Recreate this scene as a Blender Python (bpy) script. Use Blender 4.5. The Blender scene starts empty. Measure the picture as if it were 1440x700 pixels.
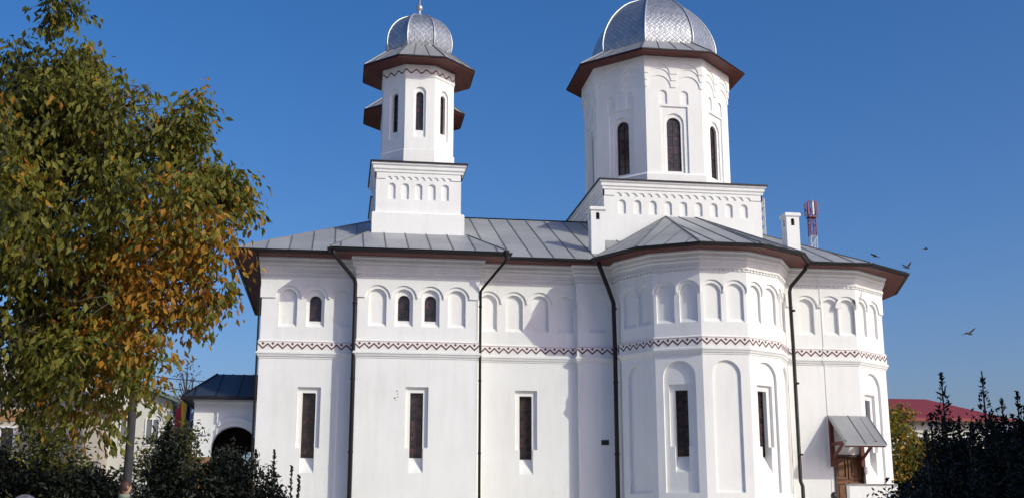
import bpy, bmesh, math, random
import numpy as np
from mathutils import Vector, Matrix
from mathutils.geometry import tessellate_polygon

R = math.radians
PI = math.pi
sc = bpy.context.scene
C = sc.collection
random.seed(7)

# ------------------------------------------------------------------ camera, sky, sun, exposure
cam = bpy.data.cameras.new('camera')
cam.sensor_width = 36.0
cam.lens = 1650 / 1440 * 36
cam.clip_end = 5000
camo = bpy.data.objects.new('camera', cam)
C.objects.link(camo)
camo.location = (0, 0, 1.05)
camo.rotation_euler = (R(90) + math.atan(385 / 1650), 0, -R(8.5))
sc.camera = camo

SUN_AZ = R(46.5)      # from the facade normal (-Y) towards +X
SUN_EL = R(28)
world = bpy.data.worlds.new('World')
sc.world = world
world.use_nodes = True
wn = world.node_tree
bgn = wn.nodes['Background']
sky = wn.nodes.new('ShaderNodeTexSky')
sky.sky_type = 'NISHITA'
sky.sun_disc = False
sky.sun_elevation = SUN_EL
sky.sun_rotation = PI - SUN_AZ
sky.altitude = 400
sky.air_density = 1.0
sky.dust_density = 4.0
sky.ozone_density = 4.0
hs = wn.nodes.new('ShaderNodeHueSaturation')
hs.inputs['Saturation'].default_value = 1.3
wn.links.new(sky.outputs[0], hs.inputs['Color'])
tint = wn.nodes.new('ShaderNodeMix'); tint.data_type = 'RGBA'; tint.blend_type = 'MULTIPLY'
tint.inputs[0].default_value = 1.0
tint.inputs[7].default_value = (1.0, 0.88, 0.97, 1)
wn.links.new(hs.outputs[0], tint.inputs[6])
wn.links.new(tint.outputs[2], bgn.inputs[0])
bgn.inputs[1].default_value = 0.13
sun = bpy.data.lights.new('sun', 'SUN')
sun.energy = 2.15
sun.angle = R(0.5)
sun.color = (0.97, 1.0, 0.815)
suno = bpy.data.objects.new('sun', sun)
C.objects.link(suno)
sdir = Vector((math.sin(SUN_AZ) * math.cos(SUN_EL), -math.cos(SUN_AZ) * math.cos(SUN_EL), math.sin(SUN_EL)))
suno.rotation_euler = sdir.to_track_quat('Z', 'Y').to_euler()
suno.location = (30, -30, 40)
sc.view_settings.view_transform = 'Standard'
sc.view_settings.look = 'None'
sc.view_settings.gamma = 1
sc.view_settings.use_curve_mapping = False
sc.view_settings.exposure = 0.2

# ------------------------------------------------------------------ materials
def mat(name, col, rough=0.8, metal=0.0, noise=0.0, nscale=4.0, bump=0.0, bscale=20.0, col2=None, spec=0.5, detail=6, stretch=None):
    m = bpy.data.materials.new(name)
    m.use_nodes = True
    nt = m.node_tree
    p = nt.nodes['Principled BSDF']
    p.inputs['Base Color'].default_value = (*col, 1)
    p.inputs['Roughness'].default_value = rough
    p.inputs['Metallic'].default_value = metal
    p.inputs['Specular IOR Level'].default_value = spec
    tc = nt.nodes.new('ShaderNodeTexCoord')
    vec = tc.outputs['Object']
    if stretch:
        mp = nt.nodes.new('ShaderNodeMapping')
        mp.inputs['Scale'].default_value = stretch
        nt.links.new(vec, mp.inputs['Vector'])
        vec = mp.outputs['Vector']
    if noise > 0:
        n = nt.nodes.new('ShaderNodeTexNoise')
        n.inputs['Scale'].default_value = nscale
        n.inputs['Detail'].default_value = detail
        n.inputs['Roughness'].default_value = 0.65
        nt.links.new(vec, n.inputs['Vector'])
        r = nt.nodes.new('ShaderNodeValToRGB')
        c2 = col2 if col2 else tuple(c * (1 - noise) for c in col)
        r.color_ramp.elements[0].position = 0.3
        r.color_ramp.elements[1].position = 0.68
        r.color_ramp.elements[0].color = (*c2, 1)
        r.color_ramp.elements[1].color = (*col, 1)
        nt.links.new(n.outputs['Fac'], r.inputs['Fac'])
        nt.links.new(r.outputs['Color'], p.inputs['Base Color'])
    if bump > 0:
        n2 = nt.nodes.new('ShaderNodeTexNoise')
        n2.inputs['Scale'].default_value = bscale
        n2.inputs['Detail'].default_value = 5
        nt.links.new(vec, n2.inputs['Vector'])
        b = nt.nodes.new('ShaderNodeBump')
        b.inputs['Strength'].default_value = bump
        b.inputs['Distance'].default_value = 0.02
        nt.links.new(n2.outputs['Fac'], b.inputs['Height'])
        nt.links.new(b.outputs['Normal'], p.inputs['Normal'])
    return m

def node(nt, typ, **kw):
    n = nt.nodes.new(typ)
    for k, v in kw.items():
        setattr(n, k, v)
    return n

def mth(nt, op, a, b=None):
    n = nt.nodes.new('ShaderNodeMath')
    n.operation = op
    for i, x in enumerate((a, b)):
        if x is None:
            continue
        if isinstance(x, (int, float)):
            n.inputs[i].default_value = x
        else:
            nt.links.new(x, n.inputs[i])
    return n.outputs[0]

M = {}
def plaster():
    m = mat('white_plaster', (0.85, 0.845, 0.83), rough=0.85, bump=0.12, bscale=9)
    nt = m.node_tree
    p = nt.nodes['Principled BSDF']
    tc = nt.nodes['Texture Coordinate']
    a = node(nt, 'ShaderNodeTexNoise'); a.inputs['Scale'].default_value = 0.45; a.inputs['Detail'].default_value = 7; a.inputs['Roughness'].default_value = 0.7
    mp = node(nt, 'ShaderNodeMapping'); mp.inputs['Scale'].default_value = (3.0, 3.0, 0.35)
    s = node(nt, 'ShaderNodeTexNoise'); s.inputs['Scale'].default_value = 1.6; s.inputs['Detail'].default_value = 6
    nt.links.new(tc.outputs['Object'], a.inputs['Vector'])
    nt.links.new(tc.outputs['Object'], mp.inputs['Vector']); nt.links.new(mp.outputs[0], s.inputs['Vector'])
    r = node(nt, 'ShaderNodeValToRGB')
    r.color_ramp.elements[0].position = 0.28; r.color_ramp.elements[0].color = (0.79, 0.783, 0.765, 1)
    r.color_ramp.elements[1].position = 0.6; r.color_ramp.elements[1].color = (0.86, 0.855, 0.84, 1)
    nt.links.new(a.outputs['Fac'], r.inputs['Fac'])
    r2 = node(nt, 'ShaderNodeValToRGB')
    r2.color_ramp.elements[0].position = 0.25; r2.color_ramp.elements[0].color = (0.945, 0.94, 0.93, 1)
    r2.color_ramp.elements[1].position = 0.52; r2.color_ramp.elements[1].color = (1, 1, 1, 1)
    nt.links.new(s.outputs['Fac'], r2.inputs['Fac'])
    mx = node(nt, 'ShaderNodeMix', data_type='RGBA', blend_type='MULTIPLY'); mx.inputs[0].default_value = 1
    nt.links.new(r.outputs[0], mx.inputs[6]); nt.links.new(r2.outputs[0], mx.inputs[7])
    nt.links.new(mx.outputs[2], p.inputs['Base Color'])
    return m
M['plaster'] = plaster()
M['trim'] = mat('white_trim_plaster', (0.84, 0.83, 0.81), rough=0.85, noise=0.1, nscale=3, bump=0.1, bscale=14)
M['maroon'] = mat('maroon_frieze_paint', (0.095, 0.016, 0.018), rough=0.75, noise=0.3, nscale=5, col2=(0.17, 0.05, 0.048))
M['rose'] = mat('rose_line_paint', (0.52, 0.30, 0.30), rough=0.7, noise=0.15, nscale=6)
M['roof'] = mat('zinc_sheet_roof', (0.43, 0.435, 0.44), rough=0.55, metal=0.2, noise=0.22, nscale=0.9, bump=0.08, bscale=3)
def roof_tone(m):
    nt = m.node_tree; p = nt.nodes['Principled BSDF']
    src = p.inputs['Base Color'].links[0].from_socket
    uv = node(nt, 'ShaderNodeUVMap'); sx = node(nt, 'ShaderNodeSeparateXYZ'); nt.links.new(uv.outputs[0], sx.inputs[0])
    r = node(nt, 'ShaderNodeValToRGB'); r.color_ramp.elements[0].color = (.84, .84, .84, 1); r.color_ramp.elements[1].color = (1.06, 1.06, 1.05, 1)
    nt.links.new(sx.outputs[0], r.inputs['Fac'])
    mx = node(nt, 'ShaderNodeMix', data_type='RGBA', blend_type='MULTIPLY'); mx.inputs[0].default_value = 1
    nt.links.new(src, mx.inputs[6]); nt.links.new(r.outputs[0], mx.inputs[7]); nt.links.new(mx.outputs[2], p.inputs['Base Color'])
roof_tone(M['roof'])
M['seam'] = mat('roof_seam_metal', (0.20, 0.205, 0.215), rough=0.55, metal=0.3)
M['soffit'] = mat('red_brown_soffit_wood', (0.135, 0.028, 0.02), rough=0.6, noise=0.4, nscale=5, bump=0.15, bscale=12)
M['gutter'] = mat('dark_gutter_metal', (0.010, 0.009, 0.010), rough=0.5, metal=0.2, noise=0.3, nscale=3)
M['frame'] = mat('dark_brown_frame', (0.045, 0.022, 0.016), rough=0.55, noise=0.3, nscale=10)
M['door'] = mat('carved_door_wood', (0.21, 0.08, 0.028), rough=0.5, noise=0.5, nscale=14, bump=0.6, bscale=24)
M['gold'] = mat('gilt_metal', (0.55, 0.53, 0.50), rough=0.3, metal=0.9)
M['concrete'] = mat('grey_concrete', (0.33, 0.32, 0.30), rough=0.9, noise=0.3, nscale=3, bump=0.2)
M['black'] = mat('dark_iron', (0.02, 0.02, 0.02), rough=0.5)
M['void'] = mat('dark_opening', (0.008, 0.008, 0.008), rough=0.9)

def glass_mat():
    m = mat('leaded_dark_glass', (0.03, 0.022, 0.022), rough=0.18, spec=0.5)
    nt = m.node_tree; p = nt.nodes['Principled BSDF']; tc = nt.nodes['Texture Coordinate']
    v = node(nt, 'ShaderNodeTexVoronoi'); v.inputs['Scale'].default_value = 9
    nt.links.new(tc.outputs['Object'], v.inputs['Vector'])
    r = node(nt, 'ShaderNodeValToRGB')
    e = r.color_ramp.elements
    e[0].position = 0.0; e[0].color = (0.012, 0.010, 0.012, 1)
    e[1].position = 1.0; e[1].color = (0.085, 0.04, 0.034, 1)
    x = e.new(0.6); x.color = (0.04, 0.032, 0.034, 1)
    sp = node(nt, 'ShaderNodeSeparateColor')
    nt.links.new(v.outputs['Color'], sp.inputs[0])
    nt.links.new(sp.outputs[0], r.inputs['Fac'])
    nt.links.new(r.outputs[0], p.inputs['Base Color'])
    return m
M['glass'] = glass_mat()

def scale_mat():
    """galvanised fish-scale sheets: diamonds from the UV in metres"""
    m = mat('galvanised_scale_dome', (0.5, 0.51, 0.53), rough=0.46, metal=0.8)
    nt = m.node_tree; p = nt.nodes['Principled BSDF']
    uv = node(nt, 'ShaderNodeUVMap')
    s = node(nt, 'ShaderNodeSeparateXYZ'); nt.links.new(uv.outputs[0], s.inputs[0])
    k = 5.6
    a = mth(nt, 'MULTIPLY', mth(nt, 'ADD', s.outputs[0], s.outputs[1]), k)
    b = mth(nt, 'MULTIPLY', mth(nt, 'SUBTRACT', s.outputs[1], s.outputs[0]), k)
    fa, fb = mth(nt, 'FRACT', a), mth(nt, 'FRACT', b)
    h = mth(nt, 'MINIMUM', mth(nt, 'MINIMUM', fa, fb), mth(nt, 'SUBTRACT', 1.0, mth(nt, 'MAXIMUM', fa, fb)))
    hh = mth(nt, 'MINIMUM', mth(nt, 'MULTIPLY', h, 7.0), 1.0)
    tilt = mth(nt, 'SUBTRACT', hh, mth(nt, 'MULTIPLY', mth(nt, 'ADD', fa, fb), 0.45))
    bp = node(nt, 'ShaderNodeBump'); bp.inputs['Strength'].default_value = 0.22; bp.inputs['Distance'].default_value = 0.03
    nt.links.new(tilt, bp.inputs['Height']); nt.links.new(bp.outputs[0], p.inputs['Normal'])
    ia, ib = mth(nt, 'FLOOR', a), mth(nt, 'FLOOR', b)
    cb = node(nt, 'ShaderNodeCombineXYZ'); nt.links.new(ia, cb.inputs[0]); nt.links.new(ib, cb.inputs[1])
    wn_ = node(nt, 'ShaderNodeTexWhiteNoise'); nt.links.new(cb.outputs[0], wn_.inputs['Vector'])
    r = node(nt, 'ShaderNodeValToRGB')
    r.color_ramp.elements[0].color = (0.40, 0.41, 0.43, 1); r.color_ramp.elements[1].color = (0.56, 0.57, 0.59, 1)
    nt.links.new(wn_.outputs['Value'], r.inputs['Fac'])
    dk = node(nt, 'ShaderNodeMix', data_type='RGBA', blend_type='MIX')
    nt.links.new(hh, dk.inputs[0]); dk.inputs[6].default_value = (0.30, 0.31, 0.33, 1)
    nt.links.new(r.outputs[0], dk.inputs[7]); nt.links.new(dk.outputs[2], p.inputs['Base Color'])
    return m
M['scales'] = scale_mat()
M['rib'] = mat('galvanised_rib', (0.5, 0.51, 0.52), rough=0.45, metal=0.7)

def leaf_mat(name, col, col2, trans=0.42, rough=0.55):
    m = mat(name, col, rough=rough, spec=0.35)
    nt = m.node_tree; p = nt.nodes['Principled BSDF']; out = nt.nodes['Material Output']
    g = node(nt, 'ShaderNodeNewGeometry')
    r = node(nt, 'ShaderNodeValToRGB')
    r.color_ramp.elements[0].color = (*col, 1); r.color_ramp.elements[1].color = (*col2, 1)
    nt.links.new(g.outputs['Random Per Island'], r.inputs['Fac'])
    nt.links.new(r.outputs[0], p.inputs['Base Color'])
    t = node(nt, 'ShaderNodeBsdfTranslucent'); nt.links.new(r.outputs[0], t.inputs[0])
    mx = node(nt, 'ShaderNodeMixShader'); mx.inputs[0].default_value = trans
    nt.links.new(p.outputs[0], mx.inputs[1]); nt.links.new(t.outputs[0], mx.inputs[2])
    nt.links.new(mx.outputs[0], out.inputs[0])
    return m
M['leaf_green'] = leaf_mat('leaf_dark_green', (0.038, 0.046, 0.011), (0.105, 0.105, 0.02))
M['leaf_olive'] = leaf_mat('leaf_olive', (0.12, 0.135, 0.02), (0.25, 0.225, 0.034))
M['leaf_yellow'] = leaf_mat('leaf_yellow', (0.34, 0.17, 0.018), (0.50, 0.29, 0.035))
M['leaf_orange'] = leaf_mat('leaf_orange', (0.34, 0.14, 0.016), (0.48, 0.21, 0.024))
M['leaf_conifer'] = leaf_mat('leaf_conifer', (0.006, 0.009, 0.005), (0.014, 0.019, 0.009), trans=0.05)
M['leaf_grey'] = leaf_mat('leaf_grey_green', (0.05, 0.055, 0.03), (0.11, 0.10, 0.05))
M['leaf_blue'] = leaf_mat('leaf_silver_blue', (0.10, 0.12, 0.14), (0.20, 0.21, 0.22))
M['bark'] = mat('grey_brown_bark', (0.09, 0.07, 0.055), rough=0.95, noise=0.5, nscale=9, bump=0.8, bscale=14)

# ------------------------------------------------------------------ mesh helpers
class MB:
    def __init__(s):
        s.v, s.f, s.m, s.uv = [], [], [], []
    def face(s, pts, m=0, uv=None):
        n = len(s.v)
        s.v += [tuple(p) for p in pts]
        s.f.append(tuple(range(n, n + len(pts))))
        s.m.append(m)
        s.uv.append(uv)
    def box(s, x0, x1, y0, y1, z0, z1, m=0, T=None):
        P = [(x0, y0, z0), (x1, y0, z0), (x1, y1, z0), (x0, y1, z0), (x0, y0, z1), (x1, y0, z1), (x1, y1, z1), (x0, y1, z1)]
        if T: P = [T(*p) for p in P]
        n = len(s.v); s.v += [tuple(p) for p in P]
        for q in ((3, 2, 1, 0), (4, 5, 6, 7), (0, 1, 5, 4), (1, 2, 6, 5), (2, 3, 7, 6), (3, 0, 4, 7)):
            s.f.append(tuple(n + i for i in q)); s.m.append(m); s.uv.append(None)
    def ring(s, loops, m=0, cap0=False, cap1=False, closed=True):
        """skin successive loops of equal length"""
        n = len(s.v); k = len(loops[0])
        for L in loops: s.v += [tuple(p) for p in L]
        for i in range(len(loops) - 1):
            for j in range(k if closed else k - 1):
                a, b = n + i * k + j, n + i * k + (j + 1) % k
                s.f.append((a, b, b + k, a + k)); s.m.append(m); s.uv.append(None)
        if cap0: s.f.append(tuple(n + j for j in reversed(range(k)))); s.m.append(m); s.uv.append(None)
        if cap1: s.f.append(tuple(n + (len(loops) - 1) * k + j for j in range(k))); s.m.append(m); s.uv.append(None)
    def tube(s, pts, rad, k=8, m=0, caps=True):
        pts = [Vector(p) for p in pts]
        if not isinstance(rad, (list, tuple)): rad = [rad] * len(pts)
        loops = []; ref = None
        for i, p in enumerate(pts):
            d = (pts[min(i + 1, len(pts) - 1)] - pts[max(i - 1, 0)])
            d = d.normalized() if d.length > 1e-9 else Vector((0, 0, 1))
            if ref is None:
                ref = Vector((1, 0, 0)) if abs(d.x) < 0.8 else Vector((0, 1, 0))
            a = (ref - d * ref.dot(d)).normalized(); b = d.cross(a); ref = a
            loops.append([p + (a * math.cos(2 * PI * j / k) + b * math.sin(2 * PI * j / k)) * rad[i] for j in range(k)])
        s.ring(loops, m, caps, caps)
    def lathe(s, prof, c, k=16, m=0):
        loops = [[(c[0] + r * math.cos(2 * PI * j / k), c[1] + r * math.sin(2 * PI * j / k), c[2] + z) for j in range(k)] for r, z in prof]
        s.ring(loops, m, True, True)
    def build(s, name, mats, parent=None, smooth=False, flip=True):
        me = bpy.data.meshes.new(name)
        me.from_pydata(s.v, [], s.f)
        for x in (mats if isinstance(mats, (list, tuple)) else [mats]):
            me.materials.append(M[x])
        me.polygons.foreach_set('material_index', s.m)
        if any(u is not None for u in s.uv):
            lay = me.uv_layers.new(name='UVMap')
            for p, u in zip(me.polygons, s.uv):
                if u:
                    for li, c in zip(p.loop_indices, u): lay.data[li].uv = c
        if flip:
            bm = bmesh.new(); bm.from_mesh(me)
            bmesh.ops.recalc_face_normals(bm, faces=bm.faces)
            bm.to_mesh(me); bm.free()
        if smooth:
            me.polygons.foreach_set('use_smooth', [True] * len(me.polygons))
        me.update()
        o = bpy.data.objects.new(name, me)
        C.objects.link(o)
        if parent is not None: o.parent = parent
        return o

def empty(name, label=None, cat=None, loc=(0, 0, 0), rz=0, group=None):
    o = bpy.data.objects.new(name, None)
    o.empty_display_size = 0.3
    C.objects.link(o); o.location = loc; o.rotation_euler = (0, 0, rz)
    if label: o['label'] = label
    if cat: o['category'] = cat
    if group: o['group'] = group
    return o
def tag(o, label, cat, group=None):
    o['label'] = label; o['category'] = cat
    if group: o['group'] = group
    return o
def copy_tree(o, parent=None):
    c = o.copy(); C.objects.link(c)
    if parent is not None: c.parent = parent
    for ch in list(o.children): copy_tree(ch, c)
    return c

def frame(P, a):
    """local (u along the wall, w outward, z) to world; a = turn of the outward normal from -Y towards +X"""
    ca, sa = math.cos(a), math.sin(a)
    return lambda u, w, z: (P[0] + u * ca + w * sa, P[1] + u * sa - w * ca, z)
def rect(u0, u1, z0, z1): return [(u0, z0), (u1, z0), (u1, z1), (u0, z1)]
def arch(c, r, z0, zt, n=12):
    zs = zt - r
    return [(c - r, z0), (c + r, z0)] + [(c + r * math.cos(PI * i / n), zs + r * math.sin(PI * i / n)) for i in range(n + 1)]
def tslit(c, hw, hn, zt, zw, zb): return [(c - hn, zb), (c + hn, zb), (c + hn, zw), (c + hw, zw), (c + hw, zt), (c - hw, zt), (c - hw, zw), (c - hn, zw)]
def layer(mb, F, outer, holes, wf, wb, m=0, outer_sides=True):
    loops = [outer] + holes
    flat = [p for L in loops for p in L]
    n = len(mb.v)
    mb.v += [F(u, wf, z) for u, z in flat]
    for t in tessellate_polygon([[Vector((u, z, 0)) for u, z in L] for L in loops]):
        a, b, c = (flat[i] for i in t)
        ar = (b[0] - a[0]) * (c[1] - a[1]) - (b[1] - a[1]) * (c[0] - a[0])
        if abs(ar) < 1e-9: continue
        t = t if ar > 0 else (t[0], t[2], t[1])
        mb.f.append(tuple(n + i for i in t)); mb.m.append(m); mb.uv.append(None)
    for li, L in enumerate(loops):
        if li == 0 and not outer_sides: continue
        for i in range(len(L)):
            p, q = L[i], L[(i + 1) % len(L)]
            if li == 0: p, q = q, p
            mb.face([F(p[0], wf, p[1]), F(q[0], wf, q[1]), F(q[0], wb, q[1]), F(p[0], wb, p[1])], m)
def scallop(u0, u1, zs, zt, cs, r, n=10):
    L = [(u0, zs)]
    for c in cs:
        L += [(c + r * math.cos(PI - PI * i / n), zs + r * math.sin(PI - PI * i / n)) for i in range(n + 1)]
    L += [(u1, zs), (u1, zt), (u0, zt)]
    return L

def offset_path(P, d, closed):
    n = len(P); out = []
    for i in range(n):
        p = Vector(P[i])
        a = Vector(P[i - 1]) if (i > 0 or closed) else None
        b = Vector(P[(i + 1) % n]) if (i < n - 1 or closed) else None
        n1 = n2 = None
        if a is not None:
            t = (p - a).normalized(); n1 = Vector((t.y, -t.x))
        if b is not None:
            t = (b - p).normalized(); n2 = Vector((t.y, -t.x))
        if n1 is None: n1 = n2
        if n2 is None: n2 = n1
        mm = (n1 + n2).normalized()
        out.append(tuple(p + mm * (d / max(0.2, mm.dot(n1)))))
    return out
def sweep(mb, P, prof, closed=True, m=0):
    """profile [(outward offset, z)] mitred along a plan path walked with the outside on the right"""
    cols = [[(x, y, z) for x, y in offset_path(P, d, closed)] for d, z in prof]
    mb.ring(cols, m, closed=closed)
def octo(cx, cy, ap, n=8):
    r = ap / math.cos(PI / n)
    return [(cx + r * math.sin(2 * PI * (i - 0.5) / n), cy - r * math.cos(2 * PI * (i - 0.5) / n)) for i in range(n)]
def path_faces(P, closed=True):
    n = len(P)
    for i in range(n if closed else n - 1):
        a, b = P[i], P[(i + 1) % n]
        L = math.hypot(b[0] - a[0], b[1] - a[1])
        yield a, math.atan2(b[1] - a[1], b[0] - a[0]), L

# ------------------------------------------------------------------ setting: ground
def struct(o): o['kind'] = 'structure'; return o
def ground_mat():
    m = mat('grass_and_earth', (0.07, 0.085, 0.03), rough=1, noise=0.5, nscale=0.7, col2=(0.12, 0.10, 0.06), bump=0.5, bscale=8)
    return m
M['ground'] = ground_mat()
M['paving'] = mat('pale_paving', (0.56, 0.54, 0.50), rough=0.9, noise=0.12, nscale=1.5, bump=0.3, bscale=12)  # pale tone raised so the ground bounces light onto the walls
g = MB(); g.face([(-2500, -600, 0), (2500, -600, 0), (2500, 3500, 0), (-2500, 3500, 0)])
struct(g.build('ground', 'ground'))
g = MB(); g.box(-80, 120, -80, 49, -0.1, 0.06)  # unseen paved sheet, added this wide to bounce sunlight onto the church
struct(g.build('pavement', 'paving'))

# ------------------------------------------------------------------ church
AX = 37.4                                  # axis of the nave
EZ = 8.40                                  # gutter height
church = empty('church', 'white plastered church with grey metal roofs, a slim twin belfry and a large domed drum', 'church', (6, 33, 0))
def cpart(o, parent=None):
    o.parent = parent if parent is not None else church
    if parent is None: o.matrix_parent_inverse = Matrix.Translation((-6, -33, 0))
    return o

r12 = 2.45 / math.cos(PI / 12)
ap = lambda d: (10.4 + r12 * math.sin(R(d)), 32.85 - r12 * math.cos(R(d)))
SOUTH = [(-2.15, 33.0), (0.5, 33.0), (0.5, 32.55), (3.88, 32.55), (3.88, 33.0), (6.83, 33.0), (6.83, 32.78), (7.95, 32.78),
         ap(-75), ap(-45), ap(-15), ap(15), ap(45), (12.91, 32.266), (14.0, 32.266), (14.0, 32.25), (15.05, 32.25), (16.34, 33.19), (17.2, 35.6)]
NORTH = [(x, 2 * AX - y) for x, y in reversed(SOUTH)]
PLAN = SOUTH + NORTH
EAVE = [(-2.15, 33.0), (0.5, 33.0), (0.5, 32.55), (3.88, 32.55), (3.88, 33.0), (7.95, 33.0),
        ap(-75), ap(-45), ap(-15), ap(15), ap(45), (12.91, 32.3), (15.05, 32.3), (16.34, 33.19), (17.2, 35.6)]
EAVE = EAVE + [(x, 2 * AX - y) for x, y in reversed(EAVE)]

wall = MB(); windows = []; zig = MB()
ZT = 8.34
def add_window(F, outline, w, parts='slit'):
    mb = MB()
    us = [p[0] for p in outline]; zs = [p[1] for p in outline]
    u0, u1, z0, z1 = min(us), max(us), min(zs), max(zs)
    n = len(outline)
    n0 = len(mb.v); mb.v += [F(u, w, z) for u, z in outline]
    mb.f.append(tuple(range(n0, n0 + n))); mb.m.append(0); mb.uv.append(None)
    # frame round the edge, and bars
    cu, cz = (u0 + u1) / 2, (z0 + z1) / 2
    t = 0.028
    inner = [(cu + (u - cu) * (1 - 2 * t / (u1 - u0)), cz + (z - cz) * (1 - 2 * t / (z1 - z0))) for u, z in outline]
    layer(mb, F, outline, [inner], w + 0.03, w, 1)
    if u1 - u0 > 0.28:
        mb.box(cu - 0.008, cu + 0.008, w, w + 0.02, z0 + t, z1 - t, 1, F)
    k = int((z1 - z0) / 0.3)
    for i in range(1, k):
        z = z0 + (z1 - z0) * i / k
        mb.box(u0 + t, u1 - t, w, w + 0.015, z - 0.007, z + 0.007, 1, F)
    return mb
def bay(P, a, L, niches=(), smallwin=(), slit=None, panel=None, door=None, e0=0.0, e1=0.0, scal=True, plain=False):
    F = frame(P, a)
    full = rect(0, L, -0.2, ZT)
    nh = [arch(c, 0.25, 6.39, 7.47) for c in niches]
    swh = [arch(c, 0.165, 6.57, 7.31) for c in smallwin]
    T = [tslit(slit, 0.315, 0.19, 4.72, 3.06, 2.37)] if slit is not None else []
    S = [rect(slit - 0.18, slit + 0.18, 2.37, 4.57)] if slit is not None else []
    D = [rect(door[0], door[1], 0.9, 2.92)] if door else []
    if panel is None:
        layer(wall, F, full, nh + T + D, 0, -0.10, 0, False)
        layer(wall, F, full, swh + S + D, -0.10, -0.34, 0, False)
        w1, w2 = -0.10, -0.26
    else:
        PA = [arch(panel[0], panel[1], 1.84, 5.35, 18)]
        layer(wall, F, full, nh + PA, 0, -0.075, 0, False)
        layer(wall, F, full, T, -0.075, -0.165, 0, False)
        layer(wall, F, full, S, -0.165, -0.40, 0, False)
        w1, w2 = -0.075, -0.32
    if slit is not None:
        wt = 0 if panel is None else -0.075
        wall.face([F(slit - 0.19, w2, 2.82), F(slit + 0.19, w2, 2.82), F(slit + 0.19, wt - 0.004, 2.372), F(slit - 0.19, wt - 0.004, 2.372)])
        windows.append(('window', add_window(F, rect(slit - 0.18, slit + 0.18, 2.80, 4.57), w2)))
    for c in smallwin:
        windows.append(('window', add_window(F, arch(c, 0.165, 6.57, 7.31), -0.22)))
        wall.face([F(c - 0.165, -0.21, 6.60), F(c + 0.165, -0.21, 6.60), F(c + 0.165, -0.104, 6.575), F(c - 0.165, -0.104, 6.575)])
    for c in niches:       # sloped sill of each niche
        dn = -0.098 if panel is None else -0.073
        wall.face([F(c - 0.25, dn, 6.50), F(c + 0.25, dn, 6.50), F(c + 0.25, -0.004, 6.392), F(c - 0.25, -0.004, 6.392)])
    if scal and niches:
        layer(wall, F, scallop(-e0, L + e1, 7.21, 7.80, niches, 0.355), [], 0.045, -0.01)
    # frieze: zigzag line and a diamond over each valley
    n = max(1, round((L + e0 + e1) / 0.262)); st = (L + e0 + e1) / n; w = 0.0545
    zlo, zhi, th = 5.775, 5.90, 0.053
    for i in range(n):
        u = -e0 + i * st
        for ua, za, ub, zb in ((u, zhi, u + st / 2, zlo), (u + st / 2, zlo, u + st, zhi)):
            zig.face([F(ua, w, za - th / 2), F(ub, w, zb - th / 2), F(ub, w, zb + th / 2), F(ua, w, za + th / 2)], 0)
        c = u + st / 2; d = 0.043; zc = 5.908
        zig.face([F(c, w, zc - d), F(c + d, w, zc), F(c, w, zc + d), F(c - d, w, zc)], 0)
    zig.face([F(-e0, w, 5.953), F(L + e1, w, 5.953), F(L + e1, w, 5.968), F(-e0, w, 5.968)], 1)
    # dentils under the cornice
    k = int(L / 0.12)
    for i in range(k):
        u = (i + 0.5) * L / k
        wall.box(u - 0.03, u + 0.03, 0.035, 0.066, 7.805, 7.862, 0, F)

E12 = 0.05 * math.tan(PI / 12)
fs = list(path_faces(SOUTH, False))
spec = {
    0: dict(niches=[0.73, 1.49, 2.25], smallwin=[1.49], slit=1.41, e0=0.045),
    1: dict(scal=False),
    2: dict(niches=[0.56, 1.30, 2.05, 2.79], smallwin=[1.30, 2.05], slit=1.71, e0=0.045, e1=0.045),
    3: dict(scal=False),
    4: dict(niches=[0.37, 1.12, 1.87, 2.60], slit=1.46),
    5: dict(scal=False),
    6: dict(niches=[0.55], e0=0.045),
    7: dict(scal=False),
    8: dict(niches=[0.36, 0.96], panel=(0.656, 0.43), e1=E12),
    9: dict(niches=[0.33, 0.98], panel=(0.656, 0.45), slit=0.656, e0=E12, e1=E12),
    10: dict(niches=[0.33, 0.98], panel=(0.656, 0.40), e0=E12, e1=E12),
    11: dict(niches=[0.33, 0.98], panel=(0.656, 0.45), slit=0.656, e0=E12, e1=E12),
    12: dict(niches=[0.33, 0.98], panel=(0.656, 0.40), e0=E12),
    13: dict(niches=[0.62]),
    14: dict(scal=False),
    15: dict(niches=[0.27, 0.79], door=(0.13, 1.0), e0=0.045, e1=0.012),
    16: dict(niches=[0.38, 1.02], panel=(0.70, 0.48), slit=0.62, e0=0.012, e1=0.012),
    17: dict(niches=[0.5, 1.2, 1.9]),
}
for i, (P, a, L) in enumerate(fs):
    bay(P, a, L, **spec[i])
# plain far side
wall2 = MB()
for P, a, L in path_faces(NORTH + [SOUTH[0]], False):
    F = frame(P, a); wall.face([F(0, 0, -0.2), F(L, 0, -0.2), F(L, 0, ZT), F(0, 0, ZT)])
P, a, L = list(path_faces([SOUTH[-1], NORTH[0]], False))[0]
F = frame(P, a); wall.face([F(0, 0, -0.2), F(L, 0, -0.2), F(L, 0, ZT), F(0, 0, ZT)])
# corner pilaster on the narrow bay and west corner pier
cpart(wall.build('wall', 'plaster', flip=False))

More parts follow.
